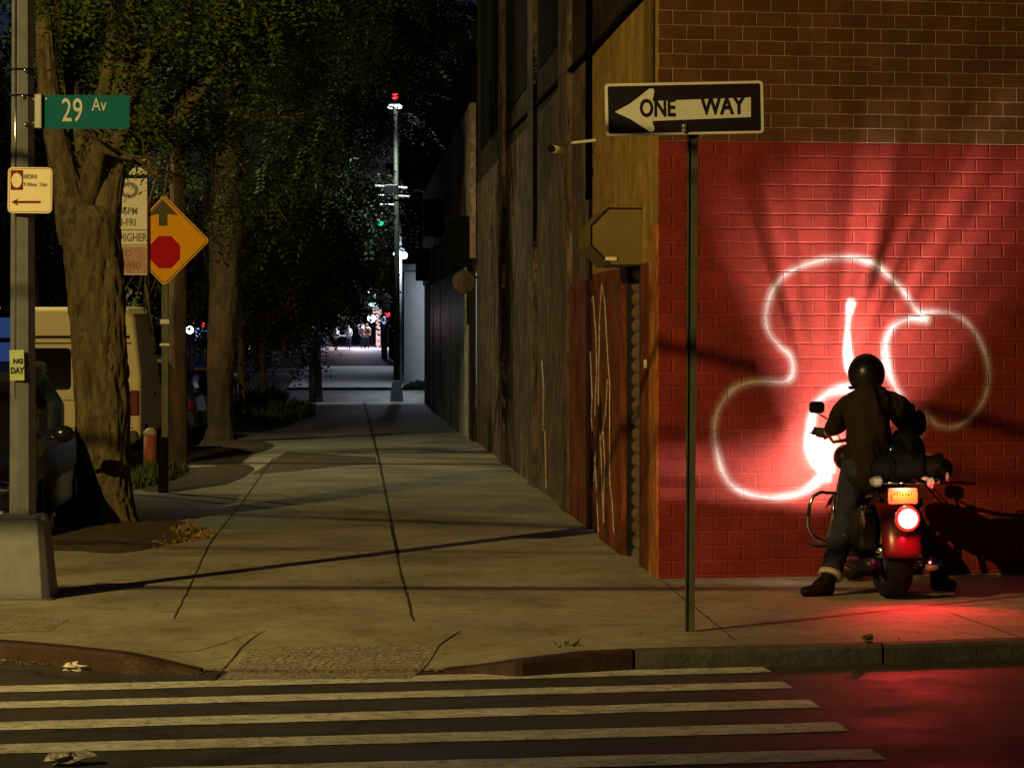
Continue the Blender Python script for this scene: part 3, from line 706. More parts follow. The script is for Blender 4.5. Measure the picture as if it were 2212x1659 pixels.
# door shutter set back in its opening
zb = gz(0, 20.5) - 0.05
b = MB(); prof = []; nsl = 22; zz = np.linspace(zb, zh, nsl * 8 + 1)
vs = []; fs = []
for i, z in enumerate(zz):
    d = -0.055 + 0.030 * abs(math.sin(math.pi * (z - zb) / ((zh - zb) / nsl))) ** 0.7
    for u in (us[2] + 0.0, us[3]): vs.append(sw_(u, z, d))
fs = [(2 * i, 2 * i + 1, 2 * i + 3, 2 * i + 2) for i in range(len(zz) - 1)]
b.add(vs, fs); sh = part(b, "roller_shutter", M['shutter'], bld, smooth=True)
b = MB()
for u in (us[2], us[3]):
    b.hexa([sw_(u - .012, zb, -0.10), sw_(u + .012, zb, -0.10), sw_(u + .012, zb, 0.012), sw_(u - .012, zb, 0.012)],
           [sw_(u - .012, zh, -0.10), sw_(u + .012, zh, -0.10), sw_(u + .012, zh, 0.012), sw_(u - .012, zh, 0.012)])
part(b, "shutter_rail", M['dark'], bld)
b = MB(); b.box(sw_(us[1] + 0.25, HC - (790 - 700) / F * 19.7, 0.012), (0.02, 0.07, 0.06)); part(b, "door_bell", M['signcream'], bld)
# shutter roll housing with octagonal end
s0 = F / sideY(1388); zlo, zhi = HC - (572 - 700) / s0, HC - (450 - 700) / s0
w_ = 0.385; h_ = zhi - zlo; c_ = 0.12
octo = [(0, zlo), (w_ * .45, zlo), (w_ - .02 + .02, zlo + h_ * .37), (w_, zhi - h_ * .37), (w_ - c_, zhi - 0.01), (0, zhi)]
octo = [(-0.0, zlo), (w_ * 0.62, zlo), (w_, zlo + 0.15), (w_, zhi - 0.13), (w_ - 0.13, zhi), (0, zhi)]
b = MB(); n = len(octo); u0, u1 = us[2] - 0.06, us[3] + 0.12
A = [sw_(u0, z, d) for d, z in octo]; Bq = [sw_(u1, z, d) for d, z in octo]
b.add(A + Bq, [tuple(range(n - 1, -1, -1)), tuple(range(n, 2 * n))] + [(k, (k + 1) % n, (k + 1) % n + n, k + n) for k in range(n)])
hs = part(b, "shutter_housing", M['housing'], bld, bevel=0.004)
b = MB(); b.tube([sw_(u0 - .006, z + (0.0), d) for d, z in octo[1:]] + [sw_(u0 - .006, zhi + 0.03, -0.0)], 0.0055, 6); part(b, "housing_edge", M['black'], bld)
b = MB(); b.box(sw_(u0 - 0.008, zlo + 0.045, 0.235), (0.085, 0.012, 0.026)); part(b, "housing_label", M['signcream'], bld)
# spray scribbles on the side panel
b = MB()
uA = us[3] + 0.25
def drip(us_, zs_, r=0.007): b.tube([sw_(u, z, 0.058) for u, z in zip(us_, zs_)], r, 5)
def pz(px, py): 
    Y = sideY(px); return (Y - CYW) / SD.y, HC - (py - 700) / F * Y
for pl in ([(1290, 650), (1294, 640), (1300, 720), (1302, 790), (1298, 900)], [(1305, 900), (1308, 700), (1313, 615), (1320, 650), (1326, 760), (1331, 830), (1331, 1040)],
           [(1296, 1040), (1300, 980), (1306, 870), (1312, 980), (1314, 1040), (1318, 1130)], [(1288, 760), (1292, 860), (1290, 900), (1300, 1020), (1306, 1150)],
           [(1331, 1040), (1337, 1090), (1340, 1150)], [(1322, 880), (1316, 930), (1320, 1000), (1317, 1100)], [(1310, 960), (1322, 900), (1326, 820)]):
    q = [pz(*p) for p in pl]; b.tube([sw_(u, z, 0.053) for u, z in q], 0.006, 5)
part(b, "spray_scribble", M['graf'], bld)
b = MB()
for pl in ([(1172, 780), (1176, 840), (1174, 930)], [(1178, 930), (1180, 1000), (1181, 1055)]):
    q = [pz(*p) for p in pl]; b.tube([sw_(u, z, 0.004) for u, z in q], 0.010, 5)
part(b, "pale_drip", M['graf'], bld)
# parapet and inner volume so it reads as a building from elsewhere
b = MB(); p0, p1 = sw_(0, 0, 0), sw_(sideu(1030), 0, 0)
q = [Vector((p0.x + .15, p0.y + .15, 8.55)), Vector((p0.x + 11, p0.y + 2.3, 8.55)), Vector((p1.x + 11, p1.y, 8.55)), Vector((p1.x + .1, p1.y, 8.55))]
b.add(q, [(0, 1, 2, 3)]); part(b, "roof", M['black'], bld)

# second building further along
b2 = empty("brown_stucco_building", (sideYx := sw_(sideu(1028), 0, 0)), "brown stucco building with grey metal doors beyond the long brick one", "building")
Ya, Yb = sideY(1028), 86.0
ub = (Yb - CYW) / SD.y; ua = (Ya - CYW) / SD.y
zt2 = 5.6
uvmesh("stucco_wall", M['tanwall'], b2, wall_panel(sw_, ua, ub, 2.8, zt2, d=0.10))
uvmesh("lower_wall", M['stucco_dark'], b2, wall_panel(sw_, ua, ub, -1.2, 2.8, d=0.05))
for pa, pb in ((1014, 983), (982, 960), (958, 944), (942, 937)):
    u0, u1 = sideu(pa), sideu(pb)
    uvmesh("metal_door", M['greyblue'], b2, wall_panel(sw_, u0, u1, -1.2, 2.7, d=0.09))
b = MB(); b.tube([sw_(ua - 0.05, -0.6, 0.14), sw_(ua - 0.05, 1.6, 0.14)], 0.03, 8); part(b, "drain_pipe", M['galv'], b2)
b = MB(); q = [sw_(ua, zt2 - .02, 0.05), sw_(ub, zt2 - .02, 0.05)]; b.add([q[0], q[0] + Vector((10, 0, 0)), q[1] + Vector((10, 0, 0)), q[1]], [(0, 1, 2, 3)]); part(b, "roof", M['black'], b2)
# tall dark building standing behind the low one
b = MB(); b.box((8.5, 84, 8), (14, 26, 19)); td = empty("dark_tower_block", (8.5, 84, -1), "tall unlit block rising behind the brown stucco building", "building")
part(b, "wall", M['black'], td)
for k in range(4):
    for j in range(3): b = MB(); b.box((1.46, 74 + j * 7, 7.5 + k * 2.6), (0.06, 1.4, 1.5)); part(b, "window", M['glass'], td)

# projecting blank sign boxes / awnings on the buildings
def sign_box(px0, px1, py0, py1, Y, label, grp=None, rod=None):
    c0 = P(px0, py0, Y); c1 = P(px1, py1, Y)
    o = MB(); o.box(((c0.x + c1.x) / 2, Y, (c0.z + c1.z) / 2), (abs(c1.x - c0.x), 0.22, abs(c1.z - c0.z)))
    r = empty("projecting_sign", ((c0.x + c1.x) / 2, Y, c1.z), label, "sign", grp)
    part(o, "panel", M['black'], r, bevel=0.01)
    q = MB(); q.tube([(c0.x - (rod or 0), Y, c0.z + 0.02), (LATB + vpx(Y) + .1, Y, c0.z + 0.02)], 0.03, 6)
    part(q, "bracket", M['dark'], r); q = MB()
    q.tube([(c1.x - .1, Y, c1.z + 0.1), (LATB + vpx(Y) + .1, Y, c1.z + 0.1)], 0.02, 6); part(q, "bracket", M['dark'], r)
sign_box(960, 1019, 472, 578, 50.5, "black box sign nearest the brick building, largest of the three")
sign_box(915, 963, 435, 512, 66, "black box sign hung highest from a long rod", rod=0.9)
sign_box(898, 937, 540, 607, 78, "black box sign hung lowest and farthest beside the pale wall")
b = MB(); r = empty("wall_lamp", sw_(sideu(1012), 2.1, .1), "round brown dish lamp on wall under the largest box sign", "lamp")
p = P(1003, 610, 49); b.lathe([(0.0, 0.0), (0.19, 0.02), (0.21, 0.05), (0.17, 0.14), (0.05, 0.16)], p + Vector((0, -0.1, 0)), (0, 1, 0), 20); part(b, "shade", M['bark_far'], r, smooth=True)
b = MB(); b.tube([p, Vector((LATB + vpx(49), 49, p.z + .1))], 0.02, 6); part(b, "bracket", M['dark'], r)

# security camera on the side wall
Yc = 25.0; r = empty("security_camera", P(1215, 318, Yc), "white bullet camera on bracket high on the dark side wall", "camera")
b = MB(); e = P(1229, 303, Yc); e2 = P(1192, 322, Yc - .4); wx = Vector((LATB + vpx(Yc) + .02, Yc, e.z))
b.tube([e2, P(1220, 327, Yc)], [0.034, 0.038], 12); part(b, "body", M['white'], r, smooth=True)
b = MB(); b.tube([P(1222, 324, Yc), P(1229, 310, Yc), P(1205, 306, Yc)], 0.012, 8); b.tube([P(1229, 310, Yc), wx], 0.014, 8); part(b, "bracket", M['white'], r)
b = MB(); b.lathe([(0.03, 0), (0.034, 0.02)], e2, (e2 - P(1220, 327, Yc)), 12); part(b, "lens", M['glass'], r)

# ================================================================== LEFT LAMP POST
pb = G(50, 1290); Yp = pb.y; gp = pb.z
lp = empty("lamp_post", (XP(49, Yp), Yp, gp), "tall grey eight-sided lamp post on square tapered base at left corner", "lamp post")
xc = XP(49, Yp); sP = F / Yp
def octtube(b, z0, r0, z1, r1, n=8, ph=22.5 + 12):
    A = [(xc + r0 * math.cos(R(ph + 45 * k)), Yp + r0 * math.sin(R(ph + 45 * k)), z0) for k in range(n)]
    Bq = [(xc + r1 * math.cos(R(ph + 45 * k)), Yp + r1 * math.sin(R(ph + 45 * k)), z1) for k in range(n)]
    b.add(A + Bq, [(k, (k + 1) % n, (k + 1) % n + n, k + n) for k in range(n)] + [tuple(range(n - 1, -1, -1)), tuple(range(n, 2 * n))])
zcap = HC - (1110 - 700) / sP
b = MB(); octtube(b, zcap - .02, 30.5 / sP, 8.5, 17 / sP); part(b, "shaft", M['pole'], lp)
b = MB(); zb0 = HC - (1286 - 700) / sP
def sq(z, hw, hd, ch): return [(xc + x, Yp + y, z) for x, y in ((-hw + ch, -hd), (hw - ch, -hd), (hw, -hd + ch), (hw, hd - ch), (hw - ch, hd), (-hw + ch, hd), (-hw, hd - ch), (-hw, -hd + ch))]
hb = [(zb0, 68 / sP), (zb0 + .03, 67.5 / sP), (zcap - .03, 52 / sP), (zcap, 46 / sP), (zcap + .006, 31 / sP)]
vs = []; fs = []
for z, hw in hb: vs += sq(z, hw, hw, hw * .22)
for i in range(len(hb) - 1): fs += [(i * 8 + k, i * 8 + (k + 1) % 8, (i + 1) * 8 + (k + 1) % 8, (i + 1) * 8 + k) for k in range(8)]
b.add(vs, fs); part(b, "base", M['pole'], lp, bevel=0.006)
for sx in (-1, 1):
    for sy in (-1, 1): b = MB(); b.lathe([(0.022, 0), (0.022, 0.02), (0.012, 0.035)], (xc + sx * 0.17, Yp + sy * .17, zcap - .028), (0, 0, 1), 8); part(b, "cap_bolt", M['galv'], lp)
b = MB(); b.add(sq(gp - .05, 78 / sP, 78 / sP, .03) + sq(zb0, 76 / sP, 76 / sP, .03), [(k, (k + 1) % 8, (k + 1) % 8 + 8, k + 8) for k in range(8)] + [tuple(range(8, 16))])
part(b, "footing", M['kerb'], lp)
for py, dxp in ((152, 20), (208, 10), (268, 20)):
    z = HC - (py - 700) / sP; b = MB(); octtube(b, z - .008, 26.2 / sP, z + .008, 26.2 / sP); part(b, "strap", M['dark'], lp)
    b = MB(); b.ell((xc + (dxp - 2) / sP * .6, Yp - 26 / sP, z - .01), (0.016, 0.016, 0.014), 8, 6); part(b, "strap_clamp", M['chrome'], lp, smooth=True)
zt = HC + (700) / sP + .4
b = MB(); b.tube([(XP(37.5, Yp), Yp - 27 / sP, HC - (860 - 700) / sP), (XP(37.5, Yp), Yp - 24.5 / sP, zt)], 0.0045, 6); part(b, "ground_wire", M['chrome'], lp, smooth=True)
b = MB(); z8 = 8.5; b.tube([(xc, Yp, z8 - .1), (xc - .3, Yp - .4, z8 + .3), (xc - 1.2, Yp - 1.5, z8 + .5)], 0.04, 8); part(b, "arm", M['pole'], lp)
b = MB(); b.ell((xc - 1.4, Yp - 1.8, z8 + .48), (0.16, 0.36, 0.08)); part(b, "lamp_head", M['pole'], lp, smooth=True)
# off-frame street lamp giving the warm light
gl = gz(0, 3.9) + RD; sl = empty("street_lamp", (-12.4, 2.9, gl), "cobra head street lamp across the road lighting the corner", "lamp post")
b = MB(); b.tube([(-12.4, 2.9, gl), (-12.4, 2.9, 8.4)], [0.13, 0.07], 10); part(b, "shaft", M['pole'], sl, smooth=True)
b = MB(); b.tube([(-12.4, 2.9, 8.3), (-12.1, 3.1, 8.75), (-11.3, 3.75, 8.85)], 0.035, 8); part(b, "arm", M['pole'], sl)
b = MB(); b.box((LAMP.x, LAMP.y, LAMP.z + 0.24), (0.35, 0.7, 0.1), Matrix.Rotation(R(-50), 3, 'Z')); part(b, "lamp_head", M['pole'], sl, bevel=0.03)

s2_ = copy_tree(sl); s2_.location = (-11.5, 40.0, gz(0, 40) + RD); s2_['label'] = "cobra head street lamp halfway along the side street, off to the left"
for o_ in (sl, s2_): o_['group'] = "cobra head street lamps"
# street name sign
ZUP = Vector((0, 0, 1)); XR = Vector((1, 0, 0))
Ys = Yp - 0.02; s_ = F / Ys
r = empty("street_name_sign", P(92, 278, Ys), "green 29 Av street name blade on the lamp post", "sign")
def plate(name, m, root, px0, px1, py0, py1, Y, rad=0.01, dep=0.004, bevel=0.0, tilt=0.0):
    c = P((px0 + px1) / 2, (py0 + py1) / 2, Y); w2 = (px1 - px0) / F * Y; h2 = (py1 - py0) / F * Y
    b = MB(); ex = Vector((math.cos(tilt), 0, math.sin(tilt))); ey = Vector((-math.sin(tilt), 0, math.cos(tilt)))
    b.prism(rrect(w2, h2, rad), c, ex, ey, -dep); return part(b, name, m, root, bevel=bevel), c
def T(s, px, py, hpx, Y, m, root, sx=1.0, bold=0.0, tilt=0.0, align='CENTER', name="lettering"):
    ex = Vector((math.cos(tilt), 0, math.sin(tilt))); ey = Vector((-math.sin(tilt), 0, math.cos(tilt)))
    return text_obj(s, hpx / F * Y / 0.70, m, name, P(px, py, Y), ex, ey, root, sx=sx, bold=bold, align=align)
plate("blade", M['signgreen'], r, 92, 280, 206, 279, Ys, 0.012)
b = MB(); b.lathe([(.007, 0), (.007, .004)], P(100, 214, Ys - .005), (0, -1, 0), 8); part(b, 'bolt', M['galv'], r)
T("29", 156, 241, 50, Ys - .006, M['signletter'], r, 0.66, 0.001)
T("Av", 214, 228, 28, Ys - .006, M['signletter'], r, 0.72, 0.0)
b = MB(); b.box(P(84, 241, Ys), (0.05, 0.05, 74 / s_)); b.box(P(88, 241, Ys - .03), (0.012, 0.012, 74 / s_)); part(b, "bracket", M['galv'], r, bevel=0.004)
for yy_ in (215, 266): b = MB(); b.tube([P(50, yy_, Ys), P(84, yy_, Ys)], 0.01, 6); part(b, "mounting_arm", M['galv'], r)
# parking rule sign on the post
Yq = Yp - 0.13
r = empty("parking_sign", P(65, 461, Yq), "small square cream parking sign with left arrow on the lamp post", "sign")
plate("sign_plate", M['signcream'], r, 17, 113, 362, 461, Yq, 0.03, dep=0.004, tilt=-.01)
b = MB(); o_ = rrect(90 / F * Yq, 93 / F * Yq, 0.02); c = P(65, 411.5, Yq - .003)
b.tube([c + Vector((p[0], 0, p[1])) for p in o_], 0.0022, 5, closed=True); part(b, "border", M['signmaroon'], r)
plate("symbol_panel", M['signmaroon'], r, 23, 50, 368, 411, Yq - .004, 0.004, dep=0.001)
b = MB(); c = P(36, 390, Yq - .006); b.prism([(0.034 * math.cos(t), 0.048 * math.sin(t)) for t in np.linspace(0, 2 * math.pi, 24, endpoint=False)], c, XR, ZUP, -0.001); part(b, "symbol_disc", M['signcream'], r)
T("MON", 64, 382, 8, Yq - .006, M['lettergrey'], r, 1.1, 0.003)
T("9 30am", 65, 399, 7, Yq - .006, M['lettergrey'], r, 0.95, 0.002)
T("11am", 93, 399, 7, Yq - .006, M['lettergrey'], r, 0.75, 0.002)
b = MB(); k = 1 / F * Yq; c = P(24, 437, Yq - .004)
b.prism([(0, 0), (16 * k, 8 * k), (13 * k, 2.6 * k), (64 * k, 2.6 * k), (64 * k, -2.6 * k), (13 * k, -2.6 * k), (16 * k, -8 * k)], c, XR, ZUP, -0.001); part(b, "arrow", M['signmaroon'], r)
# sticker
r = empty("sticker", P(36, 822, Yp - .12), "torn yellow-green paper sticker on the lamp post shaft", "sticker")
plate("paper", M['sticker'], r, 21, 52, 756, 822, Yp - 0.112, 0.004, 0.001, tilt=.02)
T("NG", 39, 781, 10, Yp - .115, M['signblack'], r, 1.0, 0.003); T("DAY", 37, 801, 13, Yp - .115, M['signblack'], r, 0.75, 0.003)

# ================================================================== SIGN STACK + DIAMOND SIGN
gpost = G(354, 1064); Yd = gpost.y
r = empty("stop_ahead_sign", gpost, "yellow diamond stop-ahead warning sign on slim post by the trees", "sign")
c = P(355, 520, Yd - .05); hd = 98.5 / F * Yd
def diamond(rr): 
    pts = []; s2 = rr * math.sqrt(2) ; q = rrect(s2, s2, s2 * 0.06)
    return [((x - y) * .7071, (x + y) * .7071) for x, y in q]
b = MB(); b.prism(diamond(hd), c, XR, ZUP, 0.004); part(b, "sign_plate", M['signyellow'], r)
b = MB(); b.tube([c + Vector((p[0], -.003, p[1])) for p in diamond(hd * .945)], 0.006, 5, closed=True); part(b, "border", M['signblack'], r)
k = 1 / F * Yd
b = MB(); c2 = P(352, 520, Yd - .056)
b.prism([(-9 * k, 32 * k), (9.5 * k, 32 * k), (9.5 * k, 58 * k), (33 * k, 54 * k), (0, 88 * k), (-35 * k, 52 * k), (-9 * k, 58 * k)], c2, XR, ZUP, 0.001); part(b, "arrow", M['signgrey'], r)
b = MB(); c3 = P(356, 545, Yd - .056); b.prism([(35.5 * k * math.cos(R(22.5 + 45 * i)) , 37.5 * k * math.sin(R(22.5 + 45 * i))) for i in range(8)], c3, XR, ZUP, 0.001); part(b, "octagon", M['signred'], r)
b = MB(); b.box((XP(358, Yd), Yd, (gpost.z + P(0, 420, Yd).z) / 2), (11 * k, 0.05, P(0, 420, Yd).z - gpost.z)); b.box((XP(352, Yd), Yd - .02, (gpost.z + P(0, 420, Yd).z) / 2), (4 * k, 0.03, P(0, 420, Yd).z - gpost.z)); part(b, "post", M['postgreen'], r)
b = MB(); b.box((XP(353, Yd), Yd - .02, (gpost.z - .02 + P(0, 946, Yd).z) / 2), (20 * k, 0.12, P(0, 946, Yd).z - gpost.z + .04)); part(b, "anchor_sleeve", M['black'], r, bevel=.01)
plate("tie", M['paper'], r, 346, 365, 690, 700, Yd - .05, 0.004, .004); plate("tie", M['paper'], r, 345, 366, 742, 747, Yd - .05, 0.002, .004)
# stack
Yk = Yd - .13; gk = gz(0, Yk)
r = empty("parking_sign", Vector((XP(262, Yk), Yk, gk)), "tall cream no parking sign stack half hidden by the nearest trunk", "sign")
plate("main_panel", M['signwhite'], r, 214, 319, 386, 594, Yk, 0.02, .004)
plate("tow_panel", M['signpink'], r, 216, 317, 533, 592, Yk - .005, 0.012, .001)
plate("upper_panel", M['signwhite'], r, 226, 317, 322, 378, Yk, 0.015, .004)
b = MB()
for py in (497, 530): b.box(P(266, py, Yk - .006), (104 / F * Yk, 0.003, 0.008))
b.box(P(318.5, 450, Yk - .006), (0.008, .003, 290 / F * Yk)); part(b, "border", M['signmaroon'], r)
T("NO", 258, 413, 32, Yk - .006, M['signblack'], r, 1.15, 0.008)
T("8AM-6PM", 263, 457, 15, Yk - .006, M['signblack'], r, 0.80, 0.003, align='CENTER')
T("MON-FRI", 259, 481, 15, Yk - .006, M['signblack'], r, 0.82, 0.003)
T("HIGHER", 287, 514, 17, Yk - .006, M['signblack'], r, 0.70, 0.003)
T("TO", 272, 548, 14, Yk - .007, M['lettergrey'], r, 0.85, 0.003); T("TOWED", 276, 574, 14, Yk - .007, M['letterred'], r, 0.78, 0.003)
T("5", 292, 338, 26, Yk - .006, M['lettergrey'], r, 0.9, 0.006)
b = MB(); b.box((XP(262, Yk), Yk + .03, (gk + P(0, 300, Yk).z) / 2), (0.05, 0.04, P(0, 300, Yk).z - gk)); part(b, "post", M['postgreen'], r)
b = MB(); b.box(P(321, 330, Yk), (0.012, 0.02, 0.45)); part(b, "yellow_edge", M['signyellow'], r)

# ================================================================== ONE WAY SIGN
g1 = G(1491, 1364); Y1 = g1.y; k = 1 / F * Y1
r = empty("one_way_sign", g1, "black and white ONE WAY arrow sign on slim green post", "sign")
ti = math.atan2(7, 340)
plate("sign_plate", M['white'], r, 1307, 1649, 178.5, 291.5, Y1 - .04, 0.022, .004, tilt=ti)
plate("black_field", M['signfrost'], r, 1313.5, 1642.5, 184, 286, Y1 - .0455, 0.010, .001, tilt=ti)
exv = Vector((math.cos(ti), 0, math.sin(ti))); eyv = Vector((-math.sin(ti), 0, math.cos(ti)))
c = P(1478, 235, Y1 - .048)
def sp(px, py):     # pixel to rotated sign coordinates
    d = P(px, py, Y1 - .048) - c; return (d.dot(exv), d.dot(eyv))
arrow = [(1328, 242.5), (1362, 224), (1403, 192), (1411, 192), (1413.5, 198), (1409, 219), (1622, 211), (1622, 253.5), (1409, 262), (1414, 280), (1410, 286.5), (1402, 284), (1362, 258)]
b = MB(); b.prism([sp(*p) for p in reversed(arrow)], c, exv, eyv, -0.001); part(b, "arrow", M['white'], r)
T("ONE", 1420, 235.5, 37, Y1 - .051, M['signblack'], r, 0.70, 0.0042, tilt=ti)
T("WAY", 1561, 230.5, 37, Y1 - .051, M['signblack'], r, 0.77, 0.0042, tilt=ti)
b = MB(); zt1 = P(0, 190, Y1).z; base = g1.z - .02
b.prism([(-8 * k, base), (10 * k, base), (12 * k + 6 * k, zt1), (-3 * k, zt1)], (XP(1489, Y1), Y1, 0), XR, ZUP, 0.012)
b.prism([(-9.5 * k, base), (-6 * k, base), (0 * k, zt1), (-4 * k, zt1)], (XP(1489, Y1), Y1 - .012, 0), XR, ZUP, 0.028)
b.prism([(8 * k, base), (11 * k, base), (19.5 * k, zt1), (15 * k, zt1)], (XP(1489, Y1), Y1 - .012, 0), XR, ZUP, 0.028)
part(b, "post", M['postgreen'], r)
b = MB()
for py in (273, 283): b.lathe([(0.014, 0), (0.014, 0.008), (0.007, 0.012)], P(1478.5, py, Y1 - .049), (0, -1, 0), 10)
part(b, "bolt", M['galv'], r)

# ================================================================== FIGURES (one continuous surface from tapered limbs)
def solid(name, m, parent, limbs, voxel=0.012, smooth=6, ells=(), subtract=None, extra=None):
    b = MB()
    for a, c, r0, r1 in limbs:
        a, c = Vector(a), Vector(c); d = c - a; L = max(d.length, 1e-4); prof = []
        for k in range(7): t = -math.pi / 2 + math.pi / 2 * k / 6; prof.append((r0 * math.cos(t), r0 * math.sin(t)))
        for k in range(7): t = math.pi / 2 * k / 6; prof.append((r1 * math.cos(t), L + r1 * math.sin(t)))
        b.lathe(prof, a, d, 14)
    for e in ells: b.ell(*e)
    if extra: extra(b)
    me = bpy.data.meshes.new(name); me.from_pydata(b.v, [], b.f)
    bm = bmesh.new(); bm.from_mesh(me); bmesh.ops.recalc_face_normals(bm, faces=bm.faces); bm.to_mesh(me); bm.free()
    o = bpy.data.objects.new(name, me); COL.objects.link(o)
    md = o.modifiers.new("r", 'REMESH'); md.mode = 'VOXEL'; md.voxel_size = voxel
    ms = o.modifiers.new("s", 'SMOOTH'); ms.iterations = smooth; ms.factor = 0.5
    dg = bpy.context.evaluated_depsgraph_get(); m2 = bpy.data.meshes.new_from_object(o.evaluated_get(dg))
    bpy.data.objects.remove(o); m2.name = name; m2.materials.clear(); m2.materials.append(m); m2.shade_smooth()
    o = bpy.data.objects.new(name, m2); COL.objects.link(o); o.parent = parent
    if parent: reloc(o)
    return o

# ---- motorcycle -------------------------------------------------------------
gr = G(1927, 1292); gf = G(1846, 1258)
hdg = math.atan2(-(gf.x - gr.x), gf.y - gr.y)
WB = 1.36
mc = empty("motorcycle", gr, "dark cruiser motorcycle with glowing round red tail light facing the red wall", "motorcycle", rz=hdg)
bpy.context.view_layer.update()
MW = mc.matrix_world.copy(); MI = MW.inverted()
def ML(px, py, Y): return MI @ P(px, py, Y)
def lp_(mb, name, m, parent=mc, **k): return mb.build(name, m, parent, **k)
def wheel(y, rad, wid, steer=0.0):
    b = MB(); ax = Vector((math.cos(steer), math.sin(steer), 0)); o = Vector((0, y, rad))
    r = wid / 2
    prof = [(rad - r * 1.1, -r * .82), (rad - r * .55, -r), (rad - r * .15, -r * .72), (rad - 0.004, -r * .35), (rad, 0), (rad - 0.004, r * .35), (rad - r * .15, r * .72), (rad - r * .55, r), (rad - r * 1.1, r * .82)]
    b.lathe(prof, o, ax, 40, closed=True); ty = lp_(b, "wheel", M['rubber'], smooth=True)
    b = MB(); b.lathe([(rad - r * 1.1, -r * .8), (rad - r * 1.35, -r * .55), (rad - r * 1.35, r * .55), (rad - r * 1.1, r * .8)], o, ax, 40, closed=True)
    b.lathe([(0.04, -r * 1.2), (0.05, -r * .6), (0.05, r * .6), (0.04, r * 1.2)], o, ax, 16)
    side = ax.cross(Vector((0, 0, 1)))
    for k in range(10):
        a = 2 * math.pi * k / 10; dv = side * math.cos(a) + Vector((0, 0, 1)) * math.sin(a)
        b.tube([o + dv * .045, o + dv * (rad - r * 1.3)], 0.007, 6)
    lp_(b, "rim", M['chrome'], ty, smooth=True); return ty
wheel(0, 0.31, 0.185); ST = R(14); wheel(WB, 0.31, 0.12, ST)
# fenders
def fender(y, rad, wid, a0, a1, name, steer=0):
    b = MB(); vs = []; n, k_ = 22, 9
    for i in range(n + 1):
        a = R(a0 + (a1 - a0) * i / n)
        for j in range(k_):
            t = (j / (k_ - 1) - .5) * math.pi * .95
            rr = rad - wid * .33 * (1 - math.cos(t)); x = wid / 2 * math.sin(t)
            yy = math.cos(a) * rr
            vs.append((x * math.cos(steer) - yy * math.sin(steer), y + yy * math.cos(steer) + x * math.sin(steer), 0.31 + math.sin(a) * rr))
    b.add(vs, [(i * k_ + j, i * k_ + j + 1, (i + 1) * k_ + j + 1, (i + 1) * k_ + j) for i in range(n) for j in range(k_ - 1)])
    o = lp_(b, name, M['bikepaint'], smooth=True); s = o.modifiers.new("s", 'SOLIDIFY'); s.thickness = 0.006; return o
fender(0, 0.385, 0.25, 40, 182, "rear_fender"); fender(WB, 0.35, 0.16, 35, 165, "front_fender", ST)
# tail light on fender
tl = ML(1960, 1120, 17.80); tz = tl.z; ty_ = tl.y; tx = tl.x
b = MB(); b.lathe([(0.03, -0.14), (0.062, -0.10), (0.084, -0.035), (0.086, 0.0), (0.080, 0.004)], (tx, ty_, tz), (0, -1, 0), 28); tlo = lp_(b, "tail_light", M['chrome'], smooth=True)
b = MB(); b.lathe([(0.081, 0.0), (0.079, 0.012), (0.066, 0.020)], (tx, ty_, tz), (0, -1, 0), 28); lp_(b, "lens_rim", M['E_ring'], tlo, smooth=True)
b = MB(); b.lathe([(0.066, 0.012), (0.064, 0.024), (0.04, 0.032), (0.0, 0.034)], (tx, ty_, tz), (0, -1, 0), 28); lp_(b, "lens", M['E_tail'], tlo, smooth=True)
b = MB(); b.box((tx, ty_ + .09, tz + .05), (0.07, 0.12, 0.20)); lp_(b, "tail_bracket", M['dark'], bevel=.01)
pc = ML(1950, 1071, 17.82)
b = MB(); b.prism(rrect(0.190, 0.100, 0.014), pc, (1, 0, 0), (0, 0, 1), -.003); pl_ = lp_(b, "licence_plate", M['amberplate'])
b = MB(); b.prism(rrect(0.188, 0.020, 0.006), pc + Vector((0, -.0045, .038)), (1, 0, 0), (0, 0, 1), -.001); lp_(b, "plate_band", M['conc_grey'], pl_)
b = MB()
random.seed(5)
for k in range(7):   # worn unreadable characters
    x = -0.055 + k * .018; h = random.uniform(.012, .02)
    b.box((pc.x + x, pc.y - .0045, pc.z + .012 + random.uniform(-.003, .003)), (0.004, 0.001, h)); b.box((pc.x + x + .004, pc.y - .0045, pc.z + .012 + random.uniform(-.01, .01)), (0.009, 0.001, .004))
b.box((pc.x - .072, pc.y - .0045, pc.z - .01), (0.003, 0.001, .05))
lp_(b, "plate_lettering", M['signblack'], pl_)
b = MB(); b.box((pc.x, pc.y + .018, pc.z - .005), (0.205, .02, .112)); lp_(b, "plate_holder", M['dark'], bevel=.008)
# frame, engine, tank, seat
b = MB()
for s in (-1, 1):
    b.tube([(s * .09, 0, .31), (s * .11, .3, .34), (s * .11, .48, .38)], 0.022, 8)
    b.tube([(s * .12, -.18, .66), (s * .11, .2, .70), (s * .1, .6, .72), (s * .03, 1.0, .86)], 0.016, 8)
    b.tube([(s * .1, .45, .70), (s * .13, .5, .30), (s * .13, .9, .20), (s * .05, 1.0, .82)], 0.018, 8)
lp_(b, "frame", M['dark'], smooth=True)
b = MB()
b.box((0, .62, .33), (.26, .42, .26)); b.box((0, .66, .18), (.22, .3, .08))
lp_(b, "engine", M['dark'], bevel=.03)
b = MB()
for a, yy in ((-24, .56), (24, .72)):
    for k in range(9):
        rot = Matrix.Rotation(R(-a), 3, 'X'); q = Vector((0, yy, .45)) + rot @ Vector((0, 0, .02 * k)); b.box(q, (.17, .15, .009), rot)
lp_(b, "cylinder_fins", M['galv'])
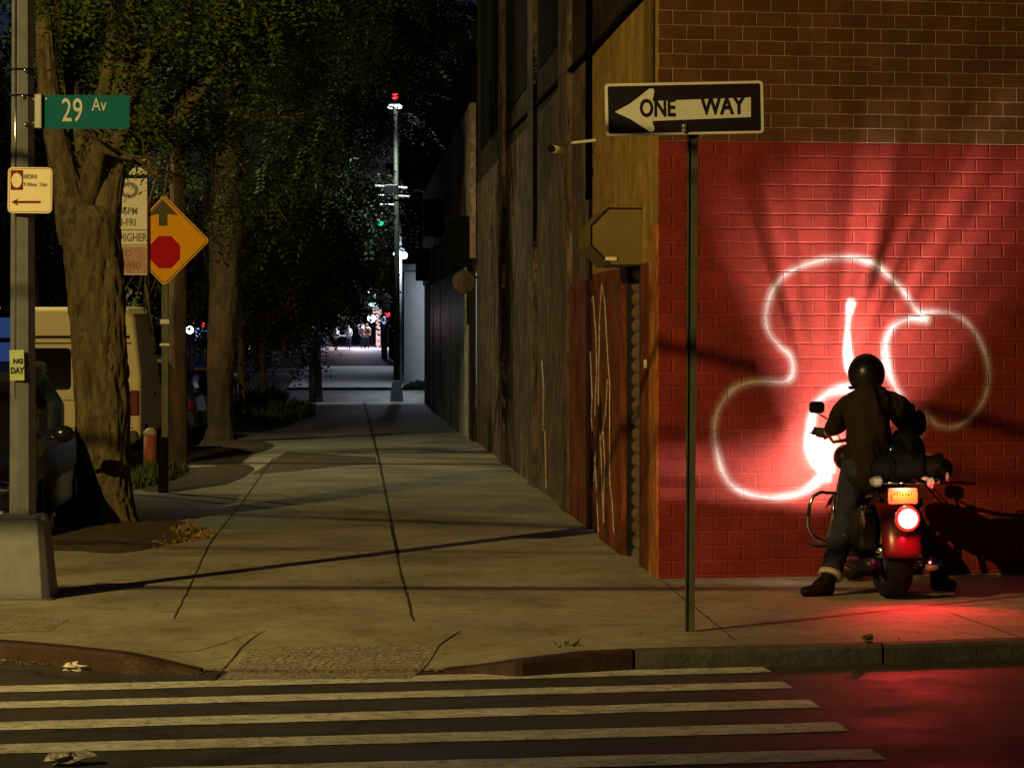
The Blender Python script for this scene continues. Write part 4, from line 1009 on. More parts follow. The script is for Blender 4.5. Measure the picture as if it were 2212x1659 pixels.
for s in (-1, 1):
    b = MB(); b.lathe([(0.035, 0), (0.10, .006), (0.10, .05), (0.06, .07)], (s * .13, .66, .34), (s, 0, 0), 20); lp_(b, "engine_cover", M['chrome'], smooth=True)
b = MB(); b.ell((0, .93, .83), (.15, .29, .13), 20, 12); lp_(b, "fuel_tank", M['bikepaint'], smooth=True)
b = MB(); b.ell((0, .50, .745), (.16, .27, .065), 20, 10); b.ell((0, .12, .78), (.14, .22, .06), 20, 10); lp_(b, "seat", M['leather'], smooth=True)
for s in (-1, 1):
    a = ML(1863, 1092, 18.1) if s < 0 else Vector((.20, .02, .66)); a = Vector((s * abs(a.x), a.y, a.z)); c = Vector((s * .15, .03, .34))
    sh_ = MB(); c = Vector((s * abs(ML(1878, 1166, 18.15).x), 0.02, ML(1878, 1166, 18.15).z)); sh_.tube([a, c], 0.012, 8); so_ = lp_(sh_, "rear_shock", M['chrome'], smooth=True)
    b = MB(); pts = []
    for k in range(90):
        t = k / 89; q = a.lerp(c, .1 + .75 * t); pts.append(q + Vector((.022 * math.cos(t * 50), .022 * math.sin(t * 50), 0)))
    b.tube(pts, 0.004, 5); lp_(b, "spring", M['chrome'], so_)
for s in (1, -1):
    b = MB(); b.tube([(s * .10, .78, .40), (s * .17, .85, .24), (s * .18, .5, .20), (s * .19, .1, .22), (s * .2, -.32, .25)], [.022, .022, .03, .042, .042], 14); lp_(b, "exhaust_pipe", M['chrome'] if s > 0 else M['dark'], smooth=True)
b = MB(); b.box((-.17, .12, .45), (.12, .34, .26)); lp_(b, "side_pannier", M['leather'], bevel=.03)
# fork, bars, headlight (steered slightly left)
fk = Vector((0, 1.04, .92))
def S_(x, y, z):    # steering frame
    q = Matrix.Rotation(ST, 3, 'Z') @ Vector((x, y, 0)); return Vector((fk.x + q.x, fk.y + q.y, z))
b = MB()
for s in (-1, 1): b.tube([S_(s * .10, -.02, .95), S_(s * .10, .31, .31)], [.022, .028], 10)
lp_(b, "fork", M['chrome'], smooth=True)
gL = ML(1763, 934, 18.95); gR = ML(1966, 930, 19.05)
b = MB()
def bez(p, n=8):
    return [Vector(q) for q in zip(*[np.interp(np.linspace(0, len(p) - 1, n * (len(p) - 1) + 1), range(len(p)), [a[j] for a in p]) for j in range(3)])]
bar = smooth3 = [gL, gL.lerp(gR, .12) + Vector((0, .04, -.01)), ML(1800, 955, 19.05), ML(1826, 950, 19.1), ML(1866, 948, 19.15), ML(1905, 955, 19.15), ML(1940, 945, 19.1), gR]
b.tube(bar, .0125, 10); hb_ = lp_(b, "handlebar", M['chrome'], smooth=True)
for g, q, nm in ((gL, bar[1], 0), (gR, bar[-2], 1)):
    d = (q - g).normalized(); b = MB(); b.lathe([(.019, -.03), (.021, -.02), (.018, 0), (.018, .10), (.022, .11)], g, d, 14); lp_(b, "grip", M['rubber'], hb_, smooth=True)
    b = MB(); lv = Vector((0, .06, -.01)); b.tube([g + d * .13 + lv * .4, g + d * .09 + lv, g - d * .05 + lv], .006, 6); lp_(b, "lever", M['dark'], hb_, smooth=True)
def mirror(px, py, w2, h2, Y, stem):
    c = ML(px, py, Y); b = MB(); b.prism(rrect(w2, h2, h2 * .33, 5), c, (1, 0, 0), (0, 0, 1), .022); o = lp_(b, "mirror", M['black'], bevel=.006)
    b = MB(); b.prism(rrect(w2 * .88, h2 * .86, h2 * .28, 5), c + Vector((0, -.001, 0)), (1, 0, 0), (0, 0, 1), -.0015); lp_(b, "mirror_glass", M['glass'], o)
    b = MB(); b.tube([c + Vector((0, .01, -h2 * .45))] + [ML(*q) for q in stem], .006, 8); lp_(b, "stem", M['dark'], o, smooth=True)
mirror(1765, 880, .106, .080, 18.9, [(1792, 908, 18.92), (1800, 940, 19.0)])
mirror(1966, 884, .075, .080, 19.0, [(1960, 905, 19.05), (1945, 942, 19.08)])
hl = ML(1828, 988, 19.20); aim = (MI @ Vector((XP(1785, 19.9), 19.95, hl.z - .0))) ; HP = MW @ hl
dirw = (Vector((XP(1788, 20), 20.0, HP.z + .0)) - HP).normalized(); dirl = (MI.to_3x3() @ dirw)
b = MB(); b.lathe([(0.02, -.13), (.06, -.115), (.085, -.06), (.092, 0), (.090, .01)], hl, dirl, 26); ho = lp_(b, "headlight", M['dark'], smooth=True)
b = MB(); b.lathe([(.086, .011), (.06, .022), (0, .028)], hl, dirl, 26); lp_(b, "lens", M['E_head'], ho, smooth=True)
ts = ML(1840, 1015, 19.0); b = MB(); b.ell(ts, (.035, .045, .035)); b.tube([ts, ts + Vector((.05, .1, .03))], .009, 6); lp_(b, "turn_signal", M['amberplate'], smooth=True)
b = MB(); b.tube([hl + Vector((-.02, .02, .1)), hl + Vector((-.08, .12, .22)), hl + Vector((.02, .05, .30))], .006, 6); b.tube([hl + Vector((.05, .0, .09)), hl + Vector((.14, .14, .20)), hl + Vector((.13, -.02, .28))], .007, 6)
b.tube([hl + Vector((.0, .0, .1)), hl + Vector((.03, .16, .17)), hl + Vector((.1, .02, .27))], .005, 6); lp_(b, "cable", M['black'], smooth=True)  # cables added over the headlight to throw radial shadows up the wall
b = MB()     # crash bar loop on the left
Yc_ = 18.85
lo = [(1830, 1067), (1800, 1065), (1772, 1063), (1757, 1072), (1748, 1092), (1746, 1115), (1746, 1136), (1752, 1152), (1764, 1163), (1795, 1173), (1840, 1176)]
b.tube([ML(x, y, Yc_) for x, y in lo], .0125, 12); b.tube([ML(1803, 1066, Yc_), ML(1801, 1110, Yc_), ML(1806, 1172, Yc_)], .010, 8); lp_(b, "crash_bar", M['chrome'], smooth=True)
b = MB(); q = ML(1772, 1176, 18.7); b.box(q, (.13, .26, .018)); lp_(b, "footboard", M['rubber'], bevel=.006)
b = MB(); q2 = ML(1822, 1158, 18.5); b.ell(q2, (.02, .03, .03)); lp_(b, "gear_lever", M['chrome'], smooth=True)
# rack and turn signals
for px, py, w3 in ((1893, 1040, .042), (2012, 1042, .030)):
    q = ML(px, py, 17.95); b = MB(); b.ell(q, (w3, .035, .036), bumpy=.25, seed=px); lp_(b, "turn_signal", M['silvercloth'], smooth=True)
b = MB(); qa, qb_ = ML(1893, 1043, 18.0), ML(2012, 1044, 18.0); b.tube([qa, qb_], .011, 8)
for t in (.25, .75): q = qa.lerp(qb_, t); b.tube([q, q + Vector((0, .35, .0))], .009, 8)
b.tube([qa + Vector((.06, .34, 0)), qb_ + Vector((-.06, .34, 0))], .009, 8); lp_(b, "luggage_rack", M['chrome'], smooth=True)

light("tail_light_light", 'SPOT', MW @ Vector((tx, ty_ - .05, tz)), 52, (1.0, 0.02, 0.03), .03, target=MW @ Vector((tx, ty_ - 3, tz - 3.0)), angle=96, blend=.6)
hlamp = light("headlight_light", 'SPOT', HP + dirw * .035, 1650, (1.0, 0.84, 0.78), .03, target=HP + dirw * 3, angle=176, blend=.12)
def beam(l):      # reflector beam: even wash, hot centre, cut-off bands; bike-part shadow rays painted in
    d = l.data; d.use_nodes = True; n = d.node_tree; em = [q for q in n.nodes if q.type == 'EMISSION'][0]
    tc = n.nodes.new("ShaderNodeTexCoord"); sp = n.nodes.new("ShaderNodeSeparateXYZ"); n.links.new(tc.outputs["Normal"], sp.inputs[0])
    def mth(op, a, b=None, c=None):
        m_ = n.nodes.new("ShaderNodeMath"); m_.operation = op
        for i, v in enumerate((a, b, c)):
            if v is None: continue
            if hasattr(v, 'node'): n.links.new(v, m_.inputs[i])
            else: m_.inputs[i].default_value = v
        return m_.outputs[0]
    X, Y, Z = sp.outputs
    c = mth('MAXIMUM', mth('ABSOLUTE', Z), .17)
    u = mth('DIVIDE', Y, c); v = mth('DIVIDE', X, c); av = mth('ABSOLUTE', v)
    t2 = mth('ADD', mth('MULTIPLY', u, u), mth('MULTIPLY', v, v))
    wash = mth('DIVIDE', 1.0, mth('POWER', mth('ADD', 1.0, mth('MULTIPLY', t2, BK)), 2.3))
    inv = mth('DIVIDE', 1.0, mth('POWER', c, 3.0))
    hot = mth('MULTIPLY', mth('POWER', 2.718, mth('MULTIPLY', t2, -60.0)), 12.0)
    s_ = mth('MULTIPLY', inv, mth('ADD', wash, hot))
    def gauss(x, x0, w2): return mth('POWER', 2.718, mth('MULTIPLY', mth('POWER', mth('DIVIDE', mth('SUBTRACT', x, x0), w2), 2.0), -1.0))
    side = mth('SMOOTH_MIN', mth('MULTIPLY', mth('MAXIMUM', mth('SUBTRACT', av, .7), 0.0), 1.2), 1.0, .1)
    for x0, w2, a in ((.24, .06, .7), (-.36, .10, .85)):
        s_ = mth('MULTIPLY', s_, mth('SUBTRACT', 1.0, mth('MULTIPLY', mth('MULTIPLY', gauss(u, x0, w2), a), side)))
    mr = n.nodes.new("ShaderNodeMapRange"); mr.interpolation_type = 'SMOOTHSTEP'; n.links.new(u, mr.inputs[0])
    for i, q in ((1, -.62), (2, -.28), (3, .004), (4, 1.0)): mr.inputs[i].default_value = q
    s_ = mth('MULTIPLY', s_, mr.outputs[0])
    an = mth('ARCTAN2', X, Y); cb = n.nodes.new("ShaderNodeCombineXYZ"); n.links.new(mth('MULTIPLY', an, 2.3), cb.inputs[0])
    no = n.nodes.new("ShaderNodeTexNoise"); no.inputs["Scale"].default_value = 2.5; no.inputs["Detail"].default_value = 1.5; n.links.new(cb.outputs[0], no.inputs["Vector"])
    m2 = n.nodes.new("ShaderNodeMapRange"); n.links.new(no.outputs[0], m2.inputs[0])
    for i, q in ((1, .38), (2, .56), (3, .16), (4, 1.15)): m2.inputs[i].default_value = q
    m3 = n.nodes.new("ShaderNodeMapRange"); m3.interpolation_type = 'SMOOTHSTEP'; n.links.new(u, m3.inputs[0])
    for i, q in ((1, .40), (2, 1.5), (3, 0.0), (4, 1.0)): m3.inputs[i].default_value = q
    ray = mth('ADD', 1.0, mth('MULTIPLY', mth('SUBTRACT', m2.outputs[0], 1.0), m3.outputs[0]))
    s_ = mth('MULTIPLY', s_, ray)
    m4 = n.nodes.new("ShaderNodeMapRange"); m4.interpolation_type = 'SMOOTHSTEP'; n.links.new(u, m4.inputs[0])
    for i, q in ((1, 1.7), (2, 3.1), (3, 1.0), (4, .04)): m4.inputs[i].default_value = q
    s_ = mth('MULTIPLY', s_, m4.outputs[0])
    n.links.new(s_, em.inputs["Strength"])
BK = .075
beam(hlamp)
light("tail_glow_light", 'POINT', MW @ Vector((tx, ty_ - .11, tz + .0)), 13.0, (1.0, 0.015, 0.05), .03)
light("plate_light", 'POINT', MW @ (pc + Vector((0, -.055, .075))), 1.6, (1.0, .75, .45), .01)

# ---- luggage ---------------------------------------------------------------
def world_solid(name, label, cat, m, limbs=(), ells=(), voxel=.012, bump_=None, group=None):
    c = Vector(limbs[0][0]) if limbs else Vector(ells[0][0])
    o = solid(name, m, None, limbs, voxel, 4, ells)
    return tag(o, label, cat, group)
r = empty("luggage_roll", P(1960, 1035, 18.05), "wide black luggage roll strapped across the motorcycle rack", "bag")
o = solid("bag_body", M['nylon'], r, [(P(1905, 1010, 18.1), P(1985, 1008, 18.1), .080, .085), (P(1985, 1008, 18.1), P(2032, 1014, 18.08), .085, .080)], .012, 3, [(P(1945, 1000, 18.12), (.16, .1, .085), 16, 10, None, .35, 3), (P(2020, 1012, 18.08), (.085, .1, .092), 16, 10, None, .3, 8)])
b = MB()
for px in (1925, 1990, 2030):
    c = P(px, 1011, 18.1); b.tube([c + Vector((0, .094 * math.cos(t), .094 * math.sin(t))) for t in np.linspace(0, 2 * math.pi, 24, endpoint=False)], .008, 6, closed=True, flat=2.0)
part(b, "strap", M['black'], r, smooth=True)
b = MB(); b.ell(P(2047, 1030, 18.0), (.014, .02, .03)); b.ell(P(2000, 1033, 17.98), (.03, .02, .012), bumpy=.4); b.ell(P(2020, 1040, 17.98), (.035, .02, .016), bumpy=.5, seed=4); part(b, "silver_cover_edge", M['silvercloth'], r, smooth=True)
r = empty("duffel_bag", P(1960, 1010, 18.4), "rounded black backpack sitting behind the rider above the luggage roll", "bag")
solid("bag_body", M['nylon'], r, [], .012, 3, [(P(1955, 975, 18.45), (.13, .15, .155), 18, 12, None, .22, 1), (P(1935, 985, 18.4), (.11, .12, .12), 16, 10, None, .3, 2), (P(1968, 1000, 18.4), (.10, .12, .10), 16, 10, None, .3, 6)])
b = MB(); b.ell(P(1926, 969, 18.28), (.008, .006, .012)); b.ell(P(1917, 983, 18.27), (.010, .006, .014)); b.tube([P(1935, 940, 18.32), P(1928, 965, 18.27), P(1915, 990, 18.26)], .006, 6); part(b, "buckle", M['chrome'], r, smooth=True)

# ---- rider -----------------------------------------------------------------
ri = empty("person", P(1870, 1283, 18.5), "rider seen from behind in helmet, dark shirt and blue jeans, feet down astride the motorcycle", "person")
hd_ = P(1872, 811, 18.56); nk = P(1877, 844, 18.50); ch = P(1880, 872, 18.46); wa = P(1874, 950, 18.40); pv = P(1868, 1008, 18.38)
shL = P(1836, 872, 18.46); shR = P(1931, 873, 18.46); elL = P(1806, 921, 18.70); elR = P(1972, 918, 18.68)
wrL = P(1787, 936, 18.86); wrR = P(1968, 930, 18.92); haL = P(1770, 935, 18.93); haR = P(1966, 930, 19.03)
hipL = P(1850, 1015, 18.42); hipR = P(1900, 1015, 18.45); knL = P(1832, 1112, 18.62); knR = P(1966, 1112, 18.8)
anL = P(1796, 1236, 18.44); anR = P(2024, 1236, 18.78)
gLz = gz(0, 18.4)
toL = Vector((XP(1741, 18.35), 18.35, gLz + .035)); heL = Vector((XP(1789, 18.42), 18.42, gLz + .045))
toR = Vector((XP(2055, 18.85), 18.85, gz(0, 18.8) + .04)); heR = Vector((XP(2024, 18.72), 18.72, gz(0, 18.7) + .05))
limbs = [(ch, wa, .12, .11), (wa, pv, .11, .13), (nk, hd_, .055, .07), (ch, nk, .09, .06), (ch, shL, .08, .055), (ch, shR, .08, .055),
         (shL, elL, .050, .040), (elL, wrL, .042, .028), (shR, elR, .050, .040), (elR, wrR, .042, .028),
         (pv, hipL, .11, .09), (pv, hipR, .11, .09), (hipL, knL, .085, .058), (knL, anL, .055, .036), (hipR, knR, .085, .058), (knR, anR, .055, .036),
         (anL, heL, .036, .035), (heL, toL, .036, .028), (anR, heR, .036, .035), (heR, toR, .036, .028)]
fingers = []
def hand(wr, ha, grip_d, side):
    L = [(wr, ha, .027, .030)]; gd = grip_d.normalized(); fw_ = Vector((0, 1, 0))
    for k, (off, ln) in enumerate(((-.036, .9), (-.012, 1.0), (.012, .95), (.034, .78))):
        p0 = ha + gd * off + Vector((0, .005, .022)); p1 = p0 + Vector((0, .038 * ln, .006)); p2 = p1 + Vector((0, .012, -.028 * ln)); p3 = p2 + Vector((0, -.024 * ln, -.010))
        L += [(p0, p1, .0095, .009), (p1, p2, .009, .0085), (p2, p3, .0085, .0078)]
    t0 = ha + gd * .040 + Vector((0, -.012, -.004)); t1 = t0 + gd * .020 + Vector((0, .006, -.022)); t2 = t1 + Vector((0, .024, -.008)) - gd * .01
    L += [(ha, t0, .018, .013), (t0, t1, .012, .010), (t1, t2, .010, .0085)]
    return L
gdw = (MW.to_3x3() @ (bar[1] - gL)); gdr = (MW.to_3x3() @ (bar[-2] - gR))
HL_ = hand(wrL, haL, gdw, 0); HR_ = hand(wrR, haR, gdr, 1)
headE = [(hd_, (.078, .098, .112), 18, 12), (hd_ + Vector((0, .098, -.015)), (.014, .018, .02), 8, 6), (hd_ + Vector((-.078, 0, -.01)), (.012, .02, .03), 8, 6), (hd_ + Vector((.078, 0, -.01)), (.012, .02, .03), 8, 6)]
body = solid("body", M['skin'], ri, limbs + HL_ + HR_, .0085, 3, headE)
# clothes
J = lambda a, c, r0, r1: (a, c, r0, r1)
mL = shL.lerp(elL, 1.0); mR = shR.lerp(elR, 1.0)
def shirt_extra(b): pass
shirt = solid("shirt", M['shirt'], ri, [(ch, wa, .148, .150), (wa, pv + Vector((0, 0, -.02)), .150, .152), (ch, nk + Vector((0, -.01, -.01)), .135, .105), (nk + Vector((0, 0, -.03)), shL + Vector((0, 0, .005)), .09, .075), (nk + Vector((0, 0, -.03)), shR + Vector((0, 0, .005)), .09, .075), (ch, shL, .12, .078), (ch, shR, .12, .078),
        (shL, mL, .080, .070), (shR, mR, .080, .076), (elL, elL.lerp(wrL, .40), .070, .056), (elR, elR.lerp(wrR, .25), .074, .064),
        (P(1848, 990, 18.36), P(1848, 1028, 18.38), .085, .075), (P(1893, 990, 18.38), P(1893, 1022, 18.42), .09, .08)], .014, 5,
        [(P(1866, 905, 18.40), (.14, .10, .19), 18, 12), (P(1881, 866, 18.46), (.185, .10, .075), 18, 12), (elR + Vector((.012, 0, .01)), (.085, .09, .10), 12, 8, None, .2)])
for v in shirt.data.vertices:      # folds running down the back
    p = v.co; f = noise.noise(Vector((p.x * 9 + p.z * 2.5, p.y * 3, p.z * 2.2))) * .034 + noise.noise(Vector((p.x * 22 + p.z * 5, p.y * 8, p.z * 7))) * .014
    v.co = p + v.normal * f
kn2 = knL + Vector((-.01, 0, 0)); cuffL = anL + (knL - anL) * .06
jeans = solid("jeans", M['jeans'], ri, [(pv, hipL, .14, .112), (pv, hipR, .14, .112), (hipL, knL, .108, .086), (knL, cuffL, .085, .074), (hipR, knR, .108, .084), (knR, anR + Vector((0, 0, .05)), .08, .066)], .013, 4)
for v in jeans.data.vertices:
    p = v.co; v.co = p + v.normal * (noise.noise(Vector((p.x * 10, p.y * 8, p.z * 9 + p.x * 12))) * .012 + noise.noise(p * 26) * .004)
ax = (cuffL - knL).normalized()
b = MB(); b.lathe([(.070, -.012), (.082, -.010), (.084, .016), (.081, .026), (.070, .024)], cuffL + ax * .035, ax, 26); part(b, "rolled_cuff", M['cuff'], ri, smooth=True)
b = MB(); b.tube([anL + Vector((.0, 0, .03)), heL + Vector((-.003, 0, .055))], [.042, .044], 16); part(b, "sock", M['cuff'], ri, smooth=True)
for an, he, to in ((anL, heL, toL), (anR, heR, toR)):
    d = (to - he).normalized()
    gzz = he.z - .045
    o = solid("shoe", M['shoe'], ri, [(he + Vector((0, 0, .0)), to + Vector((0, 0, .0)), .046, .038), (he + Vector((0, 0, .055)), he.lerp(to, .45) + Vector((0, 0, .03)), .052, .042), (he + Vector((0, 0, .085)), he, .048, .046), (he.lerp(to, .4), to - d * .01, .044, .038)], .009, 4)
    zf = gz(0, he.y) + .002
    for v in o.data.vertices:
        if v.co.z + 0 < zf: v.co.z = zf
# helmet
b = MB()
b.ell(hd_ + Vector((0, .012, .012)), (.124, .148, .135), 36, 24)
for i, v in enumerate(b.v):
    p = Vector(v) - hd_
    if p.z < -.085: b.v[i] = (v[0], v[1], hd_.z - .085 - (p.z + .085) * -.25)
hm = part(b, "helmet", M['helmet'], ri, smooth=True)
b = MB(); b.tube([hd_ + Vector((.112 * math.sin(t), .012 - .135 * math.cos(t), -.083)) for t in np.linspace(-2.2, 2.2, 24)], .010, 8); part(b, "helmet_rim", M['black'], ri, smooth=True)
b = MB(); b.ell(hd_ + Vector((0, .085, .01)), (.105, .09, .06), 20, 12); part(b, "visor", M['glass'], ri, smooth=True)
for H in (HL_, HR_):
    o = solid("glove", M['glove'], ri, [(a, c, r0 + .003, r1 + .003) for a, c, r0, r1 in H], .006, 2)

# ================================================================== TREES
def leaf_mesh(name, m, parent, centers, radii, n, leaf=.045, L=.30, pairs=7, droop=.6, seed=1, shell=.55):
    g = np.random.default_rng(seed); centers = np.array(centers, float); radii = np.array(radii, float)
    vol = radii.prod(1) ** .8; idx = g.choice(len(centers), n, p=vol / vol.sum())
    d = g.normal(size=(n, 3)); d /= np.linalg.norm(d, axis=1)[:, None]; rr = shell + (1.05 - shell) * g.random(n) ** .7
    sub = g.random(n) < .25; rr[sub] *= g.random(sub.sum())
    K = max(30, n // 26); ki = g.choice(len(centers), K, p=vol / vol.sum()); kd = g.normal(size=(K, 3)); kd /= np.linalg.norm(kd, axis=1)[:, None]
    kc = centers[ki] + kd * radii[ki] * (.35 + .65 * g.random(K))[:, None]; kk = g.integers(0, K, n); sel = g.random(n) < .78
    base = centers[idx] + d * radii[idx] * rr[:, None]
    base[sel] = (kc[kk] + g.normal(size=(n, 3)) * radii[ki[kk]].mean(1)[:, None] * .17)[sel]
    # clumping: pull towards sub-centres
    sc_ = centers[g.choice(len(centers), 90)] ; 
    keep = np.ones(n, bool)      # gaps in the crown where the lamp shines through to the signs
    for tgt in (P(380, 520, 31.5), P(270, 450, 31.5), P(385, 560, 31.5)):
        a_ = np.array(LAMP); dv = np.array(tgt) - a_; t_ = np.clip(((base - a_) @ dv) / (dv @ dv), 0, 1); keep &= np.linalg.norm(base - a_ - t_[:, None] * dv, axis=1) > .85
    base = base[keep]; n = len(base); d = d[keep]
    ang = g.random(n) * 2 * np.pi; dirh = np.stack([np.cos(ang), np.sin(ang), -droop * (0.3 + g.random(n))], 1) + d * .6
    dirh /= np.linalg.norm(dirh, axis=1)[:, None]
    side = np.cross(dirh, np.array([0, 0, 1.0])); side /= np.linalg.norm(side, axis=1)[:, None] + 1e-9
    upv = np.cross(side, dirh); roll = (g.random(n) - .5) * 1.6
    s2 = side * np.cos(roll)[:, None] + upv * np.sin(roll)[:, None]
    Ls = L * (.6 + .8 * g.random(n)); V = []
    for k in range(pairs):
        t = (k + .6) / pairs; c = base + dirh * (Ls * t)[:, None] + np.array([0, 0, -1.0]) * (Ls * t * t * droop * .7)[:, None]
        for sgn in (-1, 1):
            out = s2 * sgn + dirh * .45 + g.normal(size=(n, 3)) * .22; out /= np.linalg.norm(out, axis=1)[:, None]
            wd = np.cross(out, upv) ; wd /= np.linalg.norm(wd, axis=1)[:, None] + 1e-9
            l_ = leaf * (.7 + .6 * g.random(n))[:, None]; q = c + out * l_ * .1
            V.append(np.stack([q, q + out * l_ * .5 + wd * l_ * .24, q + out * l_, q + out * l_ * .5 - wd * l_ * .24], 1))
    V = np.concatenate(V).reshape(-1, 3); nf = len(V) // 4
    me = bpy.data.meshes.new(name); me.vertices.add(len(V)); me.vertices.foreach_set("co", V.ravel()); me.loops.add(nf * 4)
    me.loops.foreach_set("vertex_index", np.arange(nf * 4)); me.polygons.add(nf); me.polygons.foreach_set("loop_start", np.arange(0, nf * 4, 4)); me.polygons.foreach_set("loop_total", np.full(nf, 4))
    me.update(); me.materials.append(m); o = bpy.data.objects.new(name, me); COL.objects.link(o); o.parent = parent; reloc(o); return o
def trunk_mesh(name, m, parent, spine, furrow=.10, seg=56, rings=90, seed=0):
    """spine: list of (Vector, radius)"""
    P_ = [s[0] for s in spine]; Rr = [s[1] for s in spine]; zs = np.linspace(0, len(spine) - 1, rings); vs = []
    for z in zs:
        p = Vector([float(np.interp(z, range(len(P_)), [q[j] for q in P_])) for j in range(3)]); r = float(np.interp(z, range(len(Rr)), Rr))
        for k in range(seg):
            a = 2 * math.pi * k / seg; q = Vector((math.cos(a), math.sin(a), 0))
            nz = noise.noise(Vector((q.x * 3.6 + seed, q.y * 3.6, p.z * 1.6))); n2 = noise.noise(Vector((q.x * 5, q.y * 5, p.z * 5 + seed))); nf = 1 - min(1.0, abs(noise.noise(Vector((q.x * 6.5 + 1.0 * nz + .5 * n2, q.y * 6.5, p.z * 2.6 + seed)))) * 4.2) ** .6 * 1.0; nf = -nf + .25 * n2
            rr = r * (1 + .10 * nz + furrow * (nf + .5)) + .004 * noise.noise(Vector((q.x * 22, q.y * 22, p.z * 14)))
            vs.append(p + q * rr)
    fs = [(i * seg + k, i * seg + (k + 1) % seg, (i + 1) * seg + (k + 1) % seg, (i + 1) * seg + k) for i in range(rings - 1) for k in range(seg)]
    b = MB(); b.add(vs, fs); o = b.build(name, m, parent, smooth=True); reloc(o); return o
def spx(rows, Y0, lean=0.0):   # rows of (py, left, right)
    out = []
    for (py, l, r_) in rows: out.append((P((l + r_) / 2, py, Y0), (r_ - l) / 2 / F * Y0))
    return out
def limbs_to(b, start, centers, r0, g):
    for c in centers:
        c = Vector(c); mid = start.lerp(c, .5) + Vector((g.uniform(-.3, .3), g.uniform(-.3, .3), g.uniform(-.1, .35)))
        b.tube([start, start.lerp(mid, .5) + Vector((0, 0, .05)), mid, mid.lerp(c, .5), c], [r0, r0 * .7, r0 * .5, r0 * .32, r0 * .12], 7)
        for k in range(4):
            e = c + Vector((g.uniform(-.6, .6), g.uniform(-.6, .6), g.uniform(-.5, .3))); b.tube([mid.lerp(c, .6), e.lerp(c, .4), e], [r0 * .2, r0 * .12, r0 * .05], 5)
def tree(label, rows, Y, clumps, nspray, leafm, barkm, leaf=.05, L=.32, furrow=.10, seed=1, group="street trees along the kerb", droop=.6, extra=None, pairs=7, fork=None):
    g = random.Random(seed); sp_ = spx(rows, Y); base = sp_[0][0]
    r = empty("street_tree", Vector((base.x, base.y, gz(0, Y))), label, "tree", group)
    trunk_mesh("trunk", barkm, r, sp_, furrow, seed=seed * 3.1, seg=40 if Y > 30 else 72, rings=60 if Y > 30 else 150)
    if extra:
        for rws in extra: trunk_mesh("limb", barkm, r, spx(rws, Y), furrow, seed=seed + 9, seg=48, rings=60)
    cs = []; rs = []
    for (px, py, dY, rad) in clumps:
        cs.append(P(px, py, Y + dY)); rs.append((rad, rad, rad * .72))
    b = MB(); top = sp_[-1][0]; limbs_to(b, top, cs[:14], sp_[-1][1] * .55, g); part(b, "branches", barkm, r, smooth=True)
    leaf_mesh("crown", M[leafm], r, cs, rs, nspray, leaf, L, pairs, droop, seed)
    return r
# nearest tree
t1 = G(232, 1140).y + .2
tree("nearest thick furrowed street tree forking low, beside the lamp post", [(1165, 150, 312), (1140, 160, 302), (1115, 168, 288), (1060, 172, 278), (1000, 172, 275), (900, 170, 274), (800, 164, 272), (700, 157, 268), (600, 149, 262), (520, 137, 257), (470, 130, 252), (445, 140, 236)], t1,
     [(200, 40, 1, .75), (340, 90, 0, .55), (110, 140, 1.5, .5), (430, 10, .5, .6), (300, 240, 0, .42), (480, 130, 1, .6), (560, 40, 1.2, .6), (110, -70, 1, .6), (250, -80, 0, .9), (500, -110, 0, 1.0), (640, -40, 2, .7), (430, 250, 2, .45), (285, 345, -.6, .20), (150, 240, 1.5, .5), (640, 130, 3, .5)],
     3400, 'leaf', M['bark'], .062, .34, .20, 3, extra=[[(530, 134, 214), (470, 124, 196), (420, 118, 182), (380, 112, 170), (330, 104, 154), (280, 96, 142), (200, 84, 128), (100, 80, 116), (-40, 76, 104)], [(530, 184, 258), (470, 196, 258), (420, 206, 262), (370, 214, 270), (320, 222, 280), (250, 234, 286), (150, 250, 292), (30, 268, 300), (-80, 280, 306)]])
tree("second trunk from the lamp post, slim tree directly behind the yellow diamond sign", [(1004, 362, 408), (990, 364, 405), (900, 365, 404), (800, 365, 403), (700, 364, 402), (600, 366, 404), (500, 366, 402), (380, 368, 398), (250, 372, 396)], G(385, 1000).y,
     [(420, 200, 0, .9), (520, 330, 1, .7), (360, 60, 0, 1.1), (560, 120, 0, 1.0), (640, 250, 2, .8), (480, 420, 0, .5), (330, 400, 3, .8), (700, 60, 2, 1.1), (480, -80, 0, 1.4), (760, -60, 2, 1.2), (380, 480, 4, .6), (330, 660, 2.5, .45), (310, 720, 2.0, .35), (300, 610, 3, .5)],
     2400, 'leaf_mid', M['bark_far'], .085, .46, .06, 5)
tree("third trunk, stout dark brown tree with flared foot in brown soil", [(962, 430, 524), (948, 441, 512), (925, 448, 505), (880, 449, 502), (800, 447, 505), (700, 450, 512), (600, 454, 518), (500, 452, 524), (400, 456, 520), (250, 462, 512)], G(475, 955).y,
     [(600, 450, 0, .9), (560, 520, 2, .7), (690, 330, 0, 1.0), (740, 220, 2, 1.0), (620, 160, 0, 1.3), (500, 600, 4, .7), (680, 480, 3, .8), (800, 120, 3, 1.3), (520, 320, 0, 1.2), (860, 20, 2, 1.4), (640, -60, 0, 1.6), (740, 420, 3, .8), (900, -60, 2, 1.4), (430, 600, 6, .8)],
     2700, 'leaf_mid', M['bark_far'], .105, .55, .07, 8)
